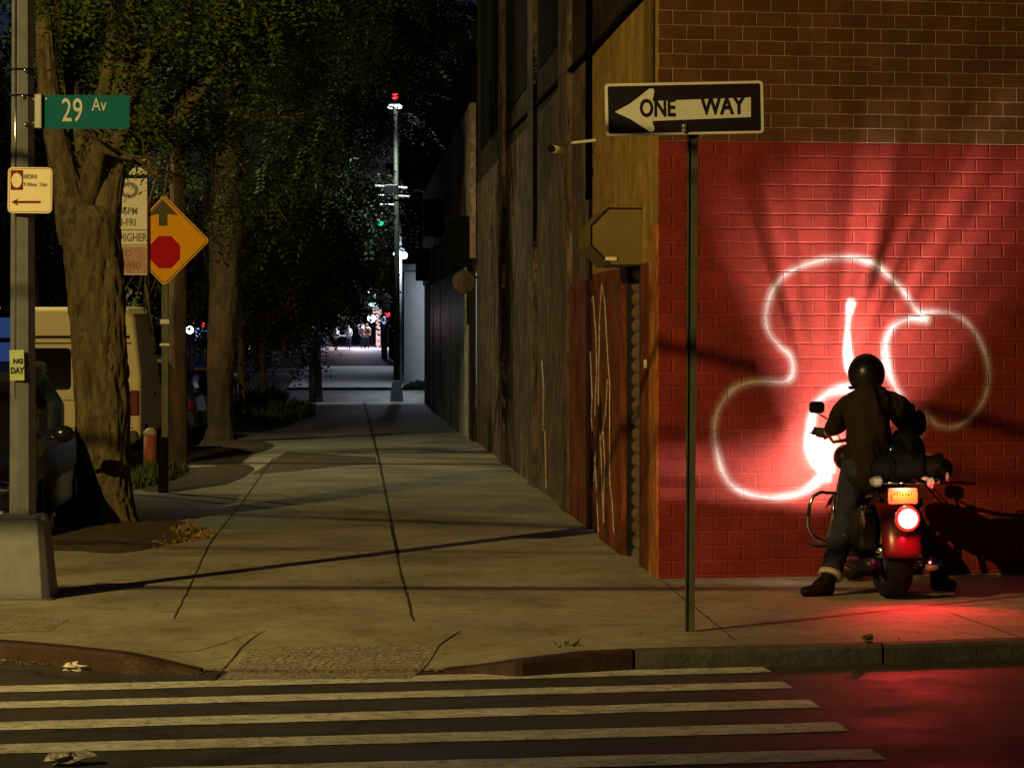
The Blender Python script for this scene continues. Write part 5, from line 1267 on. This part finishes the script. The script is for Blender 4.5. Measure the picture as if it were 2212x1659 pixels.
tree("thin pale young trunk, fourth from the lamp post, among weeds", [(905, 519, 533), (880, 517, 530), (820, 515, 528), (760, 513, 526), (700, 512, 524), (620, 514, 524), (540, 520, 530)], 62,
     [(570, 620, 0, 1.0), (610, 690, 1, .8), (540, 560, 0, 1.2), (650, 600, 2, 1.1), (600, 480, 0, 1.3), (520, 690, 2, .6), (690, 520, 3, 1.1)],
     1500, 'leaf_olive', M['bark_pale'], .11, .6, .05, 11)
tree("short pale trunk at the kerb between the thin young tree and the split trunk", [(872, 559, 577), (860, 560, 576), (800, 560, 575), (760, 560, 574), (700, 562, 573), (640, 564, 572)], 80,
     [(620, 660, 0, 1.0), (560, 700, 1, .8), (640, 560, 2, 1.4), (700, 620, 3, 1.2)], 700, 'leaf_olive', M['bark_pale'], .13, .7, .05, 13)
tree("tree with split grey trunk at the far corner, dark crown over the cross street", [(868, 664, 698), (860, 668, 696), (800, 667, 694), (740, 668, 692), (690, 668, 692), (600, 672, 690)], 93,
     [(700, 600, 0, 1.8), (640, 520, 0, 2.0), (760, 540, 2, 1.6), (780, 610, 3, 1.3), (620, 640, 2, 1.4), (720, 440, 0, 2.2), (800, 460, 3, 1.8), (680, 330, 0, 2.2), (600, 400, 2, 2.0), (800, 670, 5, .7), (620, 740, 4, 1.5), (860, 250, 3, 1.7), (800, 150, 2, 2.0), (920, 60, 3, 1.8), (740, 250, 2, 2.0), (880, -20, 3, 2.0)],
     3400, 'leaf_dark', M['bark_pale'], .17, .8, .06, 17)
# corner tree right of the far lamp post and farther rows
def far_tree(px, Y, lat_label, clumps, n, leafm='leaf_dark', seed=1, base_py=None):
    x = XP(px, Y); r = empty("street_tree", (x, Y, gz(0, Y)), lat_label, "tree", "trees beyond the corner")
    b = MB(); b.tube([(x, Y, gz(0, Y) - .1), (x + .1, Y, 2.2), (x, Y, 4.5)], [.24, .18, .12], 10); part(b, "trunk", M['bark_far'], r, smooth=True)
    cs = [P(a, c, Y + d) for a, c, d, q in clumps]; rs = [(q, q, q * .8) for a, c, d, q in clumps]
    b = MB(); limbs_to(b, Vector((x, Y, 3.8)), cs[:8], .07, random.Random(seed)); part(b, "branches", M['bark_far'], r)
    leaf_mesh("crown", M[leafm], r, cs, rs, n, .22, .9, 6, .5, seed)
far_tree(905, 118, "green tree showing between the far lamp post and the hung black signs", [(900, 440, 0, 1.2), (905, 500, 0, 1.2), (885, 540, 2, .9), (925, 470, 0, 1.1), (880, 400, 2, 1.0)], 420, 'leaf', 21)
far_tree(560, 130, "dark bushy tree behind the thin young trunk across the street", [(560, 640, 0, 2.6), (620, 580, 3, 2.8), (500, 700, 3, 2.2), (600, 720, 0, 2.0), (660, 680, 0, 2.2), (470, 600, 4, 3.0), (640, 770, 0, 1.2)], 1100, 'leaf_dark', 22)
far_tree(60, 64, "dark green tree across the street at the left edge", [(60, 300, 0, 3.0), (-20, 150, 0, 3.0), (120, 450, 2, 2.0), (30, 520, 2, 2.2), (110, 180, 2, 2.4), (130, 590, 4, 1.6), (10, 620, 4, 1.3)], 1500, 'leaf_dark', 23)
far_tree(330, 84, "loose green tree across the street between the first two trunks", [(330, 560, 0, 1.8), (300, 620, 2, 1.6), (390, 600, 2, 1.6), (420, 520, 0, 2.0), (310, 480, 2, 2.0), (430, 640, 2, 1.1)], 1000, 'leaf_dark', 24)
far_tree(800, 215, "distant tree over the lit corner shops", [(760, 610, 0, 4.2), (830, 600, 5, 3.4), (700, 560, 5, 4.5), (850, 520, 0, 4.0), (780, 500, 5, 5), (700, 660, 5, 2.5)], 900, 'leaf_dark', 25)

# ---- weeds, litter ----------------------------------------------------------
def weeds(name, cx, cy, rx, ry, n, h, label, cat="weeds", seed=1, m='weed', group=None, stuff=True, wid=.012):
    g = random.Random(seed); c = G(cx, cy); b = MB(); a = rx / F * c.y; Yr = abs(G(cx, cy - ry).y - G(cx, cy + ry).y) / 2
    for k in range(n):
        t = g.random() * 6.283; rr = math.sqrt(g.random()); x = c.x + a * rr * math.cos(t); y = c.y + Yr * rr * math.sin(t)
        z = pavz(x, y) if y < 21 else gz(x, y); hh = h * (.4 + g.random()) * (1.1 - rr * .6); dx_, dy_ = g.uniform(-.5, .5) * hh, g.uniform(-.5, .5) * hh; w2 = wid * g.uniform(.6, 1.6); an = g.random() * 3.14
        wx, wy = w2 * math.cos(an), w2 * math.sin(an)
        b.add([(x - wx, y - wy, z), (x + wx, y + wy, z), (x + dx_ * .5 + wx, y + dy_ * .5 + wy, z + hh * .6), (x + dx_, y + dy_, z + hh), (x + dx_ * .5 - wx, y + dy_ * .5 - wy, z + hh * .6)], [(0, 1, 2, 3, 4)])
    return tag(b.build(name, M[m]), label, cat, group, 'stuff' if stuff else None)
weeds("weed_patch", 340, 1038, 48, 18, 900, .24, "green weeds round the foot of the diamond sign post", seed=2)
weeds("weed_patch", 585, 905, 72, 22, 1600, .42, "dark weeds round the thin young tree", seed=3, wid=.02)
weeds("weed_patch", 560, 880, 40, 10, 600, .7, "tall weeds before the short pale trunk", seed=4, wid=.025)
weeds("grass_tuft", 400, 1152, 30, 8, 160, .09, "dry tufts on the soil beside the nearest trunk", "grass", 6, 'litter')
weeds("grass_tuft", 290, 1158, 170, 24, 1500, .05, "short dry grass and litter on the nearest soil pit", "grass", 7, 'litter')
weeds("grass_tuft", 905, 836, 32, 6, 500, .25, "strip of grass below the pale far wall", "grass", 8)
def plant(px, py, h, n, label, seed, m='weed', dz=0, lean=0):
    g = random.Random(seed); c = G(px, py, dz); r = empty("kerb_weed", c, label, "plant"); b = MB(); lv = MB()
    for k in range(n):
        a = g.random() * 6.28; hh = h * g.uniform(.5, 1.1); tip = c + Vector((math.cos(a) * hh * .55 + lean * hh, math.sin(a) * hh * .3, hh)); mid = c.lerp(tip, .5) + Vector((0, 0, hh * .12))
        b.tube([c, mid, tip], [.003, .002, .001], 5)
        for j in range(9):
            t = .25 + .75 * j / 8; p = c.lerp(mid, t * 2) if t < .5 else mid.lerp(tip, t * 2 - 1); d = Vector((g.uniform(-1, 1), g.uniform(-1, 1), g.uniform(-.2, .6))).normalized() * .026; w3 = Vector((d.z, 0, -d.x)) * .35
            lv.add([p, p + d * .5 + w3, p + d, p + d * .5 - w3], [(0, 1, 2, 3)])
    part(b, "stem", M[m], r); part(lv, "leaves", M[m], r)
plant(1222, 1434, .12, 16, "small green weed sprouting at the rusted kerb end", 3, dz=RD)
plant(1800, 1418, .06, 8, "tiny weed clinging to the stone kerb below the motorcycle", 4, 'litter', dz=RD)
plant(1875, 1392, .05, 7, "dry sprig at the joint of the stone kerb", 5, 'litter')
def scatter(name, pxr, pyr, n, size, m, label, cat, seed, dz=RD, edge=None):
    g = random.Random(seed); b = MB()
    for k in range(n):
        px = g.uniform(*pxr); py = (edge(px) + abs(g.gauss(0, 1)) * pyr) if edge else g.uniform(*pyr); p = G(px, py, dz)
        z = (pavz(p.x, p.y) if dz == 0 else gz(0, p.y) + dz) + .006
        R3 = Matrix.Rotation(g.random() * 6.28, 3, 'Z') @ Matrix.Rotation(g.uniform(-.9, .9), 3, 'X'); s = size * g.uniform(.4, 1.3)
        q = [Vector((-s, 0, 0)), Vector((0, -s * .45, s * .2)), Vector((s, 0, 0)), Vector((0, s * .45, s * .25))]; b.add([R3 @ a + Vector((p.x, p.y, z + abs(s) * .4)) for a in q], [(0, 1, 2, 3)])
    return tag(b.build(name, M[m]), label, cat, kind='stuff')
scatter("leaf_litter", (-80, 330), 7, 1500, .016, 'litter', "dry leaves heaped in the gutter under the left kerb", "leaves", 2, edge=lambda px: 1416 + max(0, px) * .055)
scatter("leaf_litter", (380, 1180), 4, 420, .012, 'litter', "thin line of debris along the ramp edge", "leaves", 3, edge=lambda px: 1449 if px < 930 else 1449 - (px - 930) * .03)
scatter("leaf_litter", (130, 420), (1118, 1190), 500, .016, 'litter', "leaves strewn over the nearest soil pit", "leaves", 4, dz=0)
scatter("leaf_litter", (200, 2100), (1260, 1400), 150, .009, 'joint', "specks and leaf bits on the corner pavement", "leaves", 5, dz=0)
scatter("leaf_litter", (700, 1350), (1040, 1260), 70, .012, 'joint', "specks on the pavement along the building", "leaves", 6, dz=0)
def crumple(px, py, s, label, m='paper', dz=RD):
    c = G(px, py, dz); b = MB(); b.ell(c + Vector((0, 0, s * .5)), (s * 1.4, s, s * .6), 10, 7, None, 1.4, px); return tag(b.build("litter", M[m]), label, "litter")
crumple(156, 1448, .035, "crumpled white wrapper on the road near the left kerb"); crumple(143, 1652, .05, "crushed clear bottle lying between the nearest stripes", 'silvercloth'); crumple(305, 1436, .03, "small grey stone in the gutter", 'kerb')

# hydrant-like pale red marker post
gq = G(333, 1032); r = empty("marker_post", gq, "short faded red post with pale cap beside the diamond sign", "post")
b = MB(); b.tube([gq + Vector((-.05, 0, 0)), gq + Vector((-.05, 0, .55))], .085, 14); part(b, "body", M['hydrant'], r, smooth=True)
b = MB(); b.lathe([(.09, 0), (.09, .04), (.04, .09)], gq + Vector((-.05, 0, .55)), (0, 0, 1), 14); part(b, "cap", M['cuff'], r, smooth=True)

# ================================================================== VEHICLES
def loft(b, secs, close=True):
    n = len(secs[0]); vs = [p for s in secs for p in s]
    fs = [(i * n + k, i * n + (k + 1) % n, (i + 1) * n + (k + 1) % n, (i + 1) * n + k) for i in range(len(secs) - 1) for k in range(n)]
    fs += [tuple(range(n - 1, -1, -1)), tuple((len(secs) - 1) * n + k for k in range(n))]; b.add(vs, fs)
def sec(y, hw, z0, z1, r, top=None):
    top = hw if top is None else top
    return [(-hw + r, y, z0), (hw - r, y, z0), (hw, y, z0 + r), (hw, y, (z0 + z1) / 2), (top, y, z1 - r), (top - r, y, z1), (-top + r, y, z1), (-top, y, z1 - r), (-hw, y, (z0 + z1) / 2), (-hw, y, z0 + r)]
def cwheel(x, y, rad, root):
    b = MB(); sx = 1 if x > 0 else -1; b.lathe([(rad - .09, -.1), (rad - .02, -.11), (rad, -.07), (rad, .07), (rad - .02, .11), (rad - .09, .1)], (x, y, rad), (1, 0, 0), 28, closed=True); t = b.build("wheel", M['rubber'], root, smooth=True)
    b = MB(); b.lathe([(rad - .09, .02), (.06, .05), (.05, .085)], (x, y, rad), (sx, 0, 0), 20); b.build("rim", M['galv'], t, smooth=True)
def car(lat, Y, paint, label, suv=True, lights=None, away=True):
    x = lat + vpx(Y); r = empty("parked_car", (x, Y, gz(0, Y) + RD), label, "car", "cars parked along the side street", rz=R(3.2) + (0 if away else math.pi))
    H = 1.62 if suv else 1.42
    b = MB(); loft(b, [sec(0.0, .74, .38, .78, .08), sec(.06, .86, .30, .90, .10), sec(.35, .90, .26, .98, .10, .86), sec(1.4, .91, .24, .99, .10, .86), sec(3.0, .91, .24, .97, .10, .85), sec(3.9, .89, .26, .88, .10, .80), sec(4.4, .80, .32, .74, .1, .68), sec(4.5, .66, .40, .66, .08)])
    b.build("body", M[paint], r, bevel=.02, smooth=False)
    b = MB(); loft(b, [sec(.18, .70, .93, 1.0, .03), sec(.55, .76, .93, H - .12, .08, .60), sec(1.0, .78, .93, H, .09, .62), sec(2.3, .79, .93, H, .09, .62), sec(2.9, .78, .93, H - .18, .08, .60), sec(3.45, .74, .92, .98, .03)]); b.build("window_glass", M['glass'], r)
    b = MB(); loft(b, [sec(.60, .60, H - .10, H - .04, .02), sec(1.0, .63, H - .05, H + .015, .02), sec(2.3, .63, H - .05, H + .015, .02), sec(2.75, .60, H - .14, H - .06, .02)]); b.build("roof", M[paint], r)
    for sx in (-1, 1):
        b = MB(); b.ell((sx * 1.00, 2.95, 1.02), (.10, .06, .075)); b.tube([(sx * .86, 2.95, .98), (sx * .97, 2.95, 1.0)], .02, 6); b.build("mirror", M['carblack'], r, smooth=True)
        b = MB(); b.box((sx * .74, .03, .76), (.20, .10, .16)); b.build("tail_light", M['lens_red_off'], r, bevel=.02)
        b = MB(); b.ell((sx * .62, 4.42, .62), (.13, .08, .07)); b.build("headlight", M['E_white'] if lights else M['chrome'], r, smooth=True)
        for yy in (.85, 3.6): cwheel(sx * .82, yy, .33, r)
    b = MB(); b.box((0, -.01, .42), (1.5, .10, .18)); b.build("bumper", M['carblack'], r, bevel=.03)
    b = MB(); b.box((0, .01, .66), (.32, .02, .15)); b.build("licence_plate", M['white'], r)
    return r
car(-3.60, 27.5, 'carblack', "black parked car close behind the lamp post", suv=True, away=False)
vn = empty("parked_van", (-4.02 + vpx(40), 40, gz(0, 40) + RD), "beige high-roofed van parked with its rear doors facing us", "van", rz=R(3.2))
b = MB(); loft(b, [sec(0, .90, .42, 2.30, .10, .80), sec(.05, .915, .38, 2.36, .12, .82), sec(3.4, .92, .38, 2.38, .12, .82), sec(4.3, .92, .36, 1.5, .1, .80), sec(5.0, .86, .36, 1.05, .1, .74)]); b.build("body", M['van'], vn, bevel=.03)
b = MB(); b.prism(rrect(.62, .60, .06), (-.40, -.012, 1.47), (1, 0, 0), (0, 0, 1), .012); b.build("rear_window", M['glass'], vn)
b = MB(); b.prism(rrect(.62, .60, .06), (.36, -.012, 1.47), (1, 0, 0), (0, 0, 1), .012); b.build("rear_window", M['glass'], vn)
b = MB(); b.box((-.02, -.006, 1.25), (.014, .02, 1.5)); b.box((0, -.006, 1.84), (1.55, .02, .018)); b.box((0, -.006, 1.93), (1.5, .03, .04)); b.box((0, -.004, 1.02), (1.6, .012, .01)); b.box((0, -.004, .62), (1.6, .012, .01)); b.build("door_seam", M['joint'], vn)
for sx in (-1, 1):
    b = MB(); b.box((sx * .82, -.015, .98), (.13, .06, .36)); b.build("tail_light", M['lens_red_off'], vn, bevel=.02)
    for yy in (.9, 4.1): cwheel(sx * .82, yy, .34, vn)
    b = MB(); b.box((sx * 1.02, 3.9, 1.35), (.12, .08, .26)); b.build("mirror", M['carblack'], vn, bevel=.02)
b = MB(); b.box((0, -.05, .50), (1.72, .14, .16)); b.build("bumper", M['kerb'], vn, bevel=.03)
b = MB(); b.box((.1, -.04, 1.15), (.04, .04, .22)); b.build("door_handle", M['chrome'], vn)
b = MB(); b.box((-.42, -.02, .80), (.31, .015, .15)); b.build("licence_plate", M['white'], vn)
car(-3.75, 49.5, 'cargrey', "dark purple-grey car parked behind the slim second tree trunk", suv=True)
car(-3.75, 58, 'carblack', "black car parked just beyond the purple-grey one", suv=False)
car(-3.8, 68, 'cargrey', "grey saloon parked beside the thin young tree", suv=False)
car(-8.9, 74, 'carred', "dark red car parked across the street at the left edge", suv=True, away=False)
car(-9.2, 112, 'carblack', "black car far down on the other side of the street", suv=False, away=False)
oc = car(-6.6, 150, 'carblack', "oncoming car with white headlights lit far down the street", suv=False, lights=True, away=False)
oc['group'] = "cars driving on the side street"; oc.name = "oncoming_car"

# ================================================================== FAR CORNER
gl2 = G(857, 864); Yl = gl2.y; kl = 1 / F * Yl
l2 = empty("lamp_post", gl2, "far lamp post with twin white lights standing before the pale wall", "lamp post")
b = MB(); z0 = gl2.z; z1 = P(0, 822, Yl).z
def sq4(z, hw): return [(gl2.x + a * hw, gl2.y + c * hw, z) for a, c in ((-1, -1), (1, -1), (1, 1), (-1, 1))]
b.hexa(sq4(z0 - .05, 14.5 * kl), sq4(z1, 9 * kl)); part(b, "base", M['pole'], l2, bevel=.02)
b = MB(); b.tube([(gl2.x + .0, Yl, z1 - .05), (gl2.x, Yl, P(0, 500, Yl).z), (gl2.x - .05, Yl, P(0, 150, Yl).z)], [.115, .09, .06], 10); part(b, "shaft", M['postgreen'], l2, smooth=True)
for dxp in (-8, 8):
    b = MB(); b.ell(P(853 + dxp, 231, Yl - .3), (8 * kl, .25, 4.5 * kl)); part(b, "lamp_head", M['E_white'], l2, smooth=True)
b = MB(); b.tube([P(845, 226, Yl - .3), P(862, 226, Yl - .3), P(856, 224, Yl)], .04, 6); part(b, "arm", M['pole'], l2)
b = MB(); b.box(P(853, 209, Yl), (12 * kl, .2, 13 * kl)); part(b, "red_beacon", M['E_red'], l2, bevel=.02)
b = MB(); b.box(P(845, 410, Yl), (30 * kl, .2, 22 * kl)); b.box(P(818, 384, Yl), (9 * kl, .2, 16 * kl)); part(b, "signal_housing", M['dark'], l2, bevel=.03)
b = MB(); b.tube([P(806, 402, Yl), P(880, 406, Yl)], .035, 6); b.tube([P(816, 422, Yl), P(884, 425, Yl)], .03, 6); b.tube([P(818, 442, Yl), P(850, 443, Yl)], .03, 6); part(b, "mast_arm", M['galv'], l2)
b = MB(); b.ell(P(822, 481, Yl), (7 * kl, .12, 7 * kl)); part(b, "green_signal", M['E_green'], l2, smooth=True)
b = MB(); b.box(P(822, 476, Yl + .15), (13 * kl, .15, 34 * kl)); part(b, "signal_case", M['dark'], l2, bevel=.03)
# second lamp further along
Y3 = 108; r = empty("lamp_post", (XP(866, Y3), Y3, gz(0, Y3)), "second far lamp post with bright low double lamp over the pale wall", "lamp post")
b = MB(); b.tube([(XP(866, Y3), Y3, gz(0, Y3)), (XP(864, Y3), Y3, P(0, 430, Y3).z)], .075, 8); part(b, "shaft", M['pole'], r, smooth=True)
b = MB(); b.ell(P(859, 549, Y3 - .3), (.17, .2, .16)); part(b, "lamp_head", M['E_white'], r, smooth=True); b = MB(); b.ell(P(873, 552, Y3 - .3), (.13, .2, .14)); part(b, "lamp_head", M['E_white'], r, smooth=True)
b = MB(); b.tube([P(857, 540, Y3 - .2), P(866, 535, Y3), P(873, 540, Y3 - .2)], .03, 6); part(b, "arm", M['pole'], r)
light("far_lamp_light", 'SPOT', P(838, 238, Yl - 2.0), 1500, (.80, .93, 1.0), .2, target=(XP(820, Yl), Yl + 1.5, -1), angle=105, blend=.8)
light("far_low_lamp_light", 'POINT', P(864, 556, Y3 - .9), 650, (.80, .90, 1.0), .15)
# pale wall building past the cross street
Yw = 112; pw = empty("pale_building", (XP(905, Yw), Yw, gz(0, Yw)), "low pale flat-walled building lit white beyond the cross street", "building")
c0, c1 = P(873, 585, Yw), P(960, 842, Yw)
b = MB(); b.box(((c0.x + c1.x) / 2 + 1.2, Yw + 5, (c0.z + c1.z) / 2), (c1.x - c0.x + 2.4, 10, c0.z - c1.z)); part(b, "wall", M['palewall'], pw)
b = MB(); b.box(((c0.x + c1.x) / 2 + 1.2, Yw + 4.9, c1.z - .25), (c1.x - c0.x + 2.5, 10.1, .5)); part(b, "plinth", M['conc_grey'], pw)
b = MB(); b.box(((c0.x + c1.x) / 2 + 1.2, Yw + 4.8, c0.z + .12), (c1.x - c0.x + 2.9, 10.5, .26)); part(b, "roof_edge", M['dark'], pw)
b = MB(); b.box(P(925, 650, Yw - .02), (.05, .1, 3.0)); part(b, "drain_pipe", M['black'], pw)
# dark row of houses behind it and down the street, both sides
def house(x0, x1, y0, y1, h, label, lit=()):
    r = empty("row_house", ((x0 + x1) / 2, y0, gz(0, y0)), label, "house", "dark houses along the side street")
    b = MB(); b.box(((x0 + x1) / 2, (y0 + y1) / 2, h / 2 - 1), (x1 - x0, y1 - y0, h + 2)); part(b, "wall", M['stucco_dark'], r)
    b = MB(); b.box(((x0 + x1) / 2, (y0 + y1) / 2, h + .15), (x1 - x0 + .5, y1 - y0 + .3, .3)); part(b, "cornice", M['black'], r)
    side = x1 if (x0 + x1) / 2 < vpx(y0) else x0; sg = 1 if side == x1 else -1
    for zz_ in (1.5, 4.4, 7.3):
        if zz_ > h - 1.5: continue
        for yy in np.arange(y0 + 2, y1 - 1, 3.6):
            b = MB(); b.box((side + sg * .02, yy, zz_), (.06, 1.1, 1.6)); wn = part(b, "window", M['glass'], r)
            f = MB(); f.box((side + sg * .06, yy, zz_ - .88), (.14, 1.4, .12)); f = f.build("sill", M['galv'], wn); f.matrix_parent_inverse = wn.matrix_parent_inverse.copy(); f.matrix_parent_inverse = r.matrix_basis.inverted(); f.matrix_parent_inverse = Matrix()
for k, (y0, y1, h) in enumerate(((30, 46, 9), (46, 62, 10.5), (62, 80, 9))):
    house(-24, -13.2 + vpx(y0), y0, y1 - .1, h, ("dark row house hidden by the lamp post and leaves", "dark row house behind the nearest crown", "dark row house behind the van")[k])
house(-26, -14 + vpx(112), 104, 134, 10, "dark row house beyond the cross street on the left")
house(-28, -14 + vpx(140), 134.5, 170, 9, "farthest dark row house on the left")
house(XP(866, 124), 9, 123, 150, 15.5, "tall dark building behind the pale one")
house(XP(845, 152), 6, 150.5, 176, 10, "dark building just behind the red signal")
# blue lit shop window at the left edge
Yb_ = 61.5; r = empty("lit_shopfront", (XP(5, Yb_), Yb_, 0), "blue-lit shop window across the street at the left edge", "shop")
plate("window", M['E_window'], r, -60, 28, 686, 730, Yb_, .03, .05); plate("window", M['E_window'], r, -60, 28, 740, 788, Yb_, .03, .05)
plate("frame", M['black'], r, -70, 36, 672, 800, Yb_ + .06, .03, .02)
# roof light bar colours
r = empty("lit_sign", P(292, 640, 150), "small red lit sign seen between the nearest trunk and the diamond post", "sign")
b = MB(); b.box(P(286, 640, 150), (.28, .1, .22)); b.box(P(300, 642, 150), (.34, .1, .2)); b.box(P(292, 638, 150.3), (.8, .1, .3)); part(b, "panel", M['E_red'], r, bevel=.03)
# street lamps and lights far down
def bulb(px, py, Y, rad, m, label, nm="distant_lamp", pole=True):
    c = P(px, py, Y); r = empty(nm, (c.x, c.y, gz(0, Y)), label, "lamp")
    b = MB(); b.ell(c, (rad, rad, rad)); part(b, "globe", M[m], r, smooth=True)
    if pole: b = MB(); b.tube([(c.x, c.y + .1, gz(0, Y)), c + Vector((0, .1, -rad * .5))], .05, 6); part(b, "stem", M['dark'], r)
bulb(336, 726, 120, .21, 'E_white', "brightest white lamp, just left of the diamond sign post")
bulb(357, 723, 150, .10, 'E_blue', "tiny blue lamp right at the diamond sign post")
bulb(410, 713, 130, .18, 'E_white', "white lamp right of the slim second trunk")
bulb(432, 718, 140, .26, 'E_blue', "bluish lamp between the second and third trunks")
bulb(421, 696, 150, .10, 'E_amber', "small orange lamp above the bluish one")
bulb(438, 702, 150, .13, 'E_red', "small red lamp beside the little orange one")
bulb(447, 716, 145, .14, 'E_blue', "second bluish lamp close to the third trunk")
bulb(562, 752, 140, .11, 'E_amber', "small yellowish lamp behind the short pale trunk")
bulb(324, 740, 130, .07, 'E_white', "tiny white lamp left of the brightest one")
bulb(833, 692, 160, .24, 'E_blue', "blue-white globe beside the far lamp post")
bulb(803, 688, 190, .28, 'E_white', "white globe left of the pink lit column")
bulb(778, 706, 195, .18, 'E_blue', "dim blue lamp left of the standing pair of people")
bulb(808, 640, 200, .15, 'E_cyan', "small cyan lamp above the lit canopy")
bulb(795, 632, 205, .12, 'E_white', "small white lamp in leaves above the lit canopy")
# red traffic signal far
r = empty("traffic_light", (XP(840, 155), 155, gz(0, 155)), "red traffic signal beside the far lamp post", "traffic light")
b = MB(); b.box(P(840, 690, 155.2), (.35, .3, 1.0)); part(b, "housing", M['dark'], r, bevel=.03)
b = MB(); b.ell(P(838, 680, 155), (.19, .1, .14)); b.ell(P(847, 683, 155), (.11, .1, .1)); part(b, "red_lens", M['E_red'], r, smooth=True)
b = MB(); b.tube([(XP(842, 155.2), 155.2, gz(0, 155)), P(842, 700, 155.2)], .06, 8); part(b, "pole", M['galv'], r)
# shop with canopy
Yc2 = 186; r = empty("corner_shop", (XP(815, Yc2), Yc2, gz(0, Yc2)), "small shop corner with cyan lit canopy and pinkish lit column", "shop")
b = MB(); b.box(P(799, 660, Yc2), (34 / F * Yc2, 1.2, 12 / F * Yc2)); part(b, "canopy", M['E_cyan'], r, bevel=.05)
b = MB(); b.box(P(815, 672, Yc2 - .2), (18 / F * Yc2, .8, 14 / F * Yc2)); b.box(P(817, 722, Yc2 - .2), (9 / F * Yc2, .5, 92 / F * Yc2)); part(b, "column", M['E_pink'], r, bevel=.04)
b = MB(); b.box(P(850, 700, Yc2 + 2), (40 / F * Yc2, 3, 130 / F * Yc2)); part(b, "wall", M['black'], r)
light("shop_light", 'POINT', P(795, 676, Yc2 - 6), 1500, (.62, .70, 1.0), .3)
light("shop_warm_light", 'POINT', P(760, 690, Yc2 - 3), 1500, (1.0, .62, .55), .3)
light("mid_block_light", 'SPOT', P(830, 560, 135), 900, (.7, .8, 1.0), .3, target=(XP(780, 135), 132, -.5), angle=100, blend=.7)
# bollard/wall strip at right of far pavement
r = empty("boundary_wall", (XP(824, 150), 150, gz(0, 150)), "thin grey wall end by the far pavement under the blue-white globe", "wall")
b = MB(); b.box(P(830, 745, 150), (12 / F * 150, .5, 62 / F * 150)); part(b, "wall_end", M['conc_grey'], r, bevel=.02)
# tiny people at the far corner
def small_person(px, py_feet, hpx, label, shirt_m, sit=False, seed=0, facing=0, Y=None):
    Y = Y or 180; s = F / Y; h = hpx / s; c = P(px, py_feet, Y); c.z = gz(0, Y); k = h / 1.7
    r = empty("person", c, label, "person", "people at the far lit corner")
    def q(x, y, z): return c + Vector((x * k, y * k, z * k))
    L = [(q(-.09, 0, .06), q(-.09, .05 if sit else 0, .48), .05 * k, .06 * k), (q(.09, 0, .06), q(.09, .05 if sit else 0, .48), .05 * k, .06 * k), (q(-.09, 0, .48), q(-.08, 0, .88), .065 * k, .09 * k), (q(.09, 0, .48), q(.08, 0, .88), .065 * k, .09 * k),
         (q(0, 0, .92), q(0, 0, 1.35), .15 * k, .16 * k), (q(-.19, 0, 1.36), q(-.24, -.05, 1.08), .055 * k, .045 * k), (q(-.24, -.05, 1.08), q(-.18, -.2, .95), .045 * k, .035 * k), (q(.19, 0, 1.36), q(.24, -.05, 1.08), .055 * k, .045 * k), (q(.24, -.05, 1.08), q(.2, -.18, .9), .045 * k, .035 * k), (q(0, 0, 1.4), q(0, 0, 1.55), .05 * k, .06 * k)]
    solid("body", M['skin'], r, L, .03, 1, [(q(0, 0, 1.62), (.08 * k, .095 * k, .11 * k), 10, 8)])
    solid(shirt_m[0], M[shirt_m[1]], r, [(q(0, 0, .90), q(0, 0, 1.36), .175 * k, .185 * k), (q(-.19, 0, 1.36), q(-.24, -.03, 1.12), .075 * k, .065 * k), (q(.19, 0, 1.36), q(.24, -.03, 1.12), .075 * k, .065 * k)], .03, 1)
    solid("trousers", M['jeans'] if shirt_m[1] != 'white' else M['shirt'], r, [(q(-.09, 0, .2), q(-.09, 0, .88), .07 * k, .11 * k), (q(.09, 0, .2), q(.09, 0, .88), .07 * k, .11 * k)], .03, 1)
    b = MB(); b.ell(q(0, .02, 1.66), (.09 * k, .10 * k, .09 * k), 10, 8); part(b, "hair", M['black'], r, smooth=True)
small_person(726, 745, 46, "person in white shirt at the far left of the lit corner", ("shirt", 'white'))
small_person(753, 745, 50, "person in pale shirt with dark trousers at the lit corner", ("shirt", 'cuff'))
small_person(784, 746, 54, "person in pinkish top, left one of the pair by the shop", ("shirt", 'signpink'))
small_person(793, 746, 54, "person in brown top, right one of the pair by the shop", ("shirt", 'skin'))
b = MB(); r = empty("bench", (XP(740, 181), 180.5, gz(0, 180)), "long low pale bench between the two figures on the left", "bench")
q = P(742, 726, 180.5); b.box(q, (1.0, .35, .10)); part(b, "seat", M['cuff'], r, bevel=.02)
for sx in (-.4, .4):
    b = MB(); b.box((q.x + sx, q.y, (q.z + gz(0, 180)) / 2), (.06, .3, q.z - gz(0, 180))); part(b, "leg", M['dark'], r)
# unseen cables added over the corner to draw thin shadows on the pavement
def cable(a, c, sag, r_, label):
    a, c = Vector(a), Vector(c); b = MB(); pts = []
    for k in range(25):
        t = k / 24; p = a.lerp(c, t); p.z -= sag * 4 * t * (1 - t); pts.append(p)
    b.tube(pts, r_, 6); tag(b.build("shadow_cable", M['black'], smooth=True), label, "cable", "cables added above the corner for shadows")
cable((-15, 9.3, 5.6), (9, 9.0, 5.6), .1, .022, "thick unseen cable added for its shadow along the crossing road")
cable((-12.5, 14.7, 5.5), (4.5, 5.2, 5.5), .05, .018, "thin unseen cable added for its shadow, slanting over the crossing")
cable((-13, 11.2, 5.6), (5, 8.6, 5.5), .05, .010, "thinnest unseen cable added for its shadow over the crossing")
for o in sc.objects:
    if o.type == 'MESH' and 'kind' not in o and o.parent is None and 'label' not in o: print("UNTAGGED", o.name)
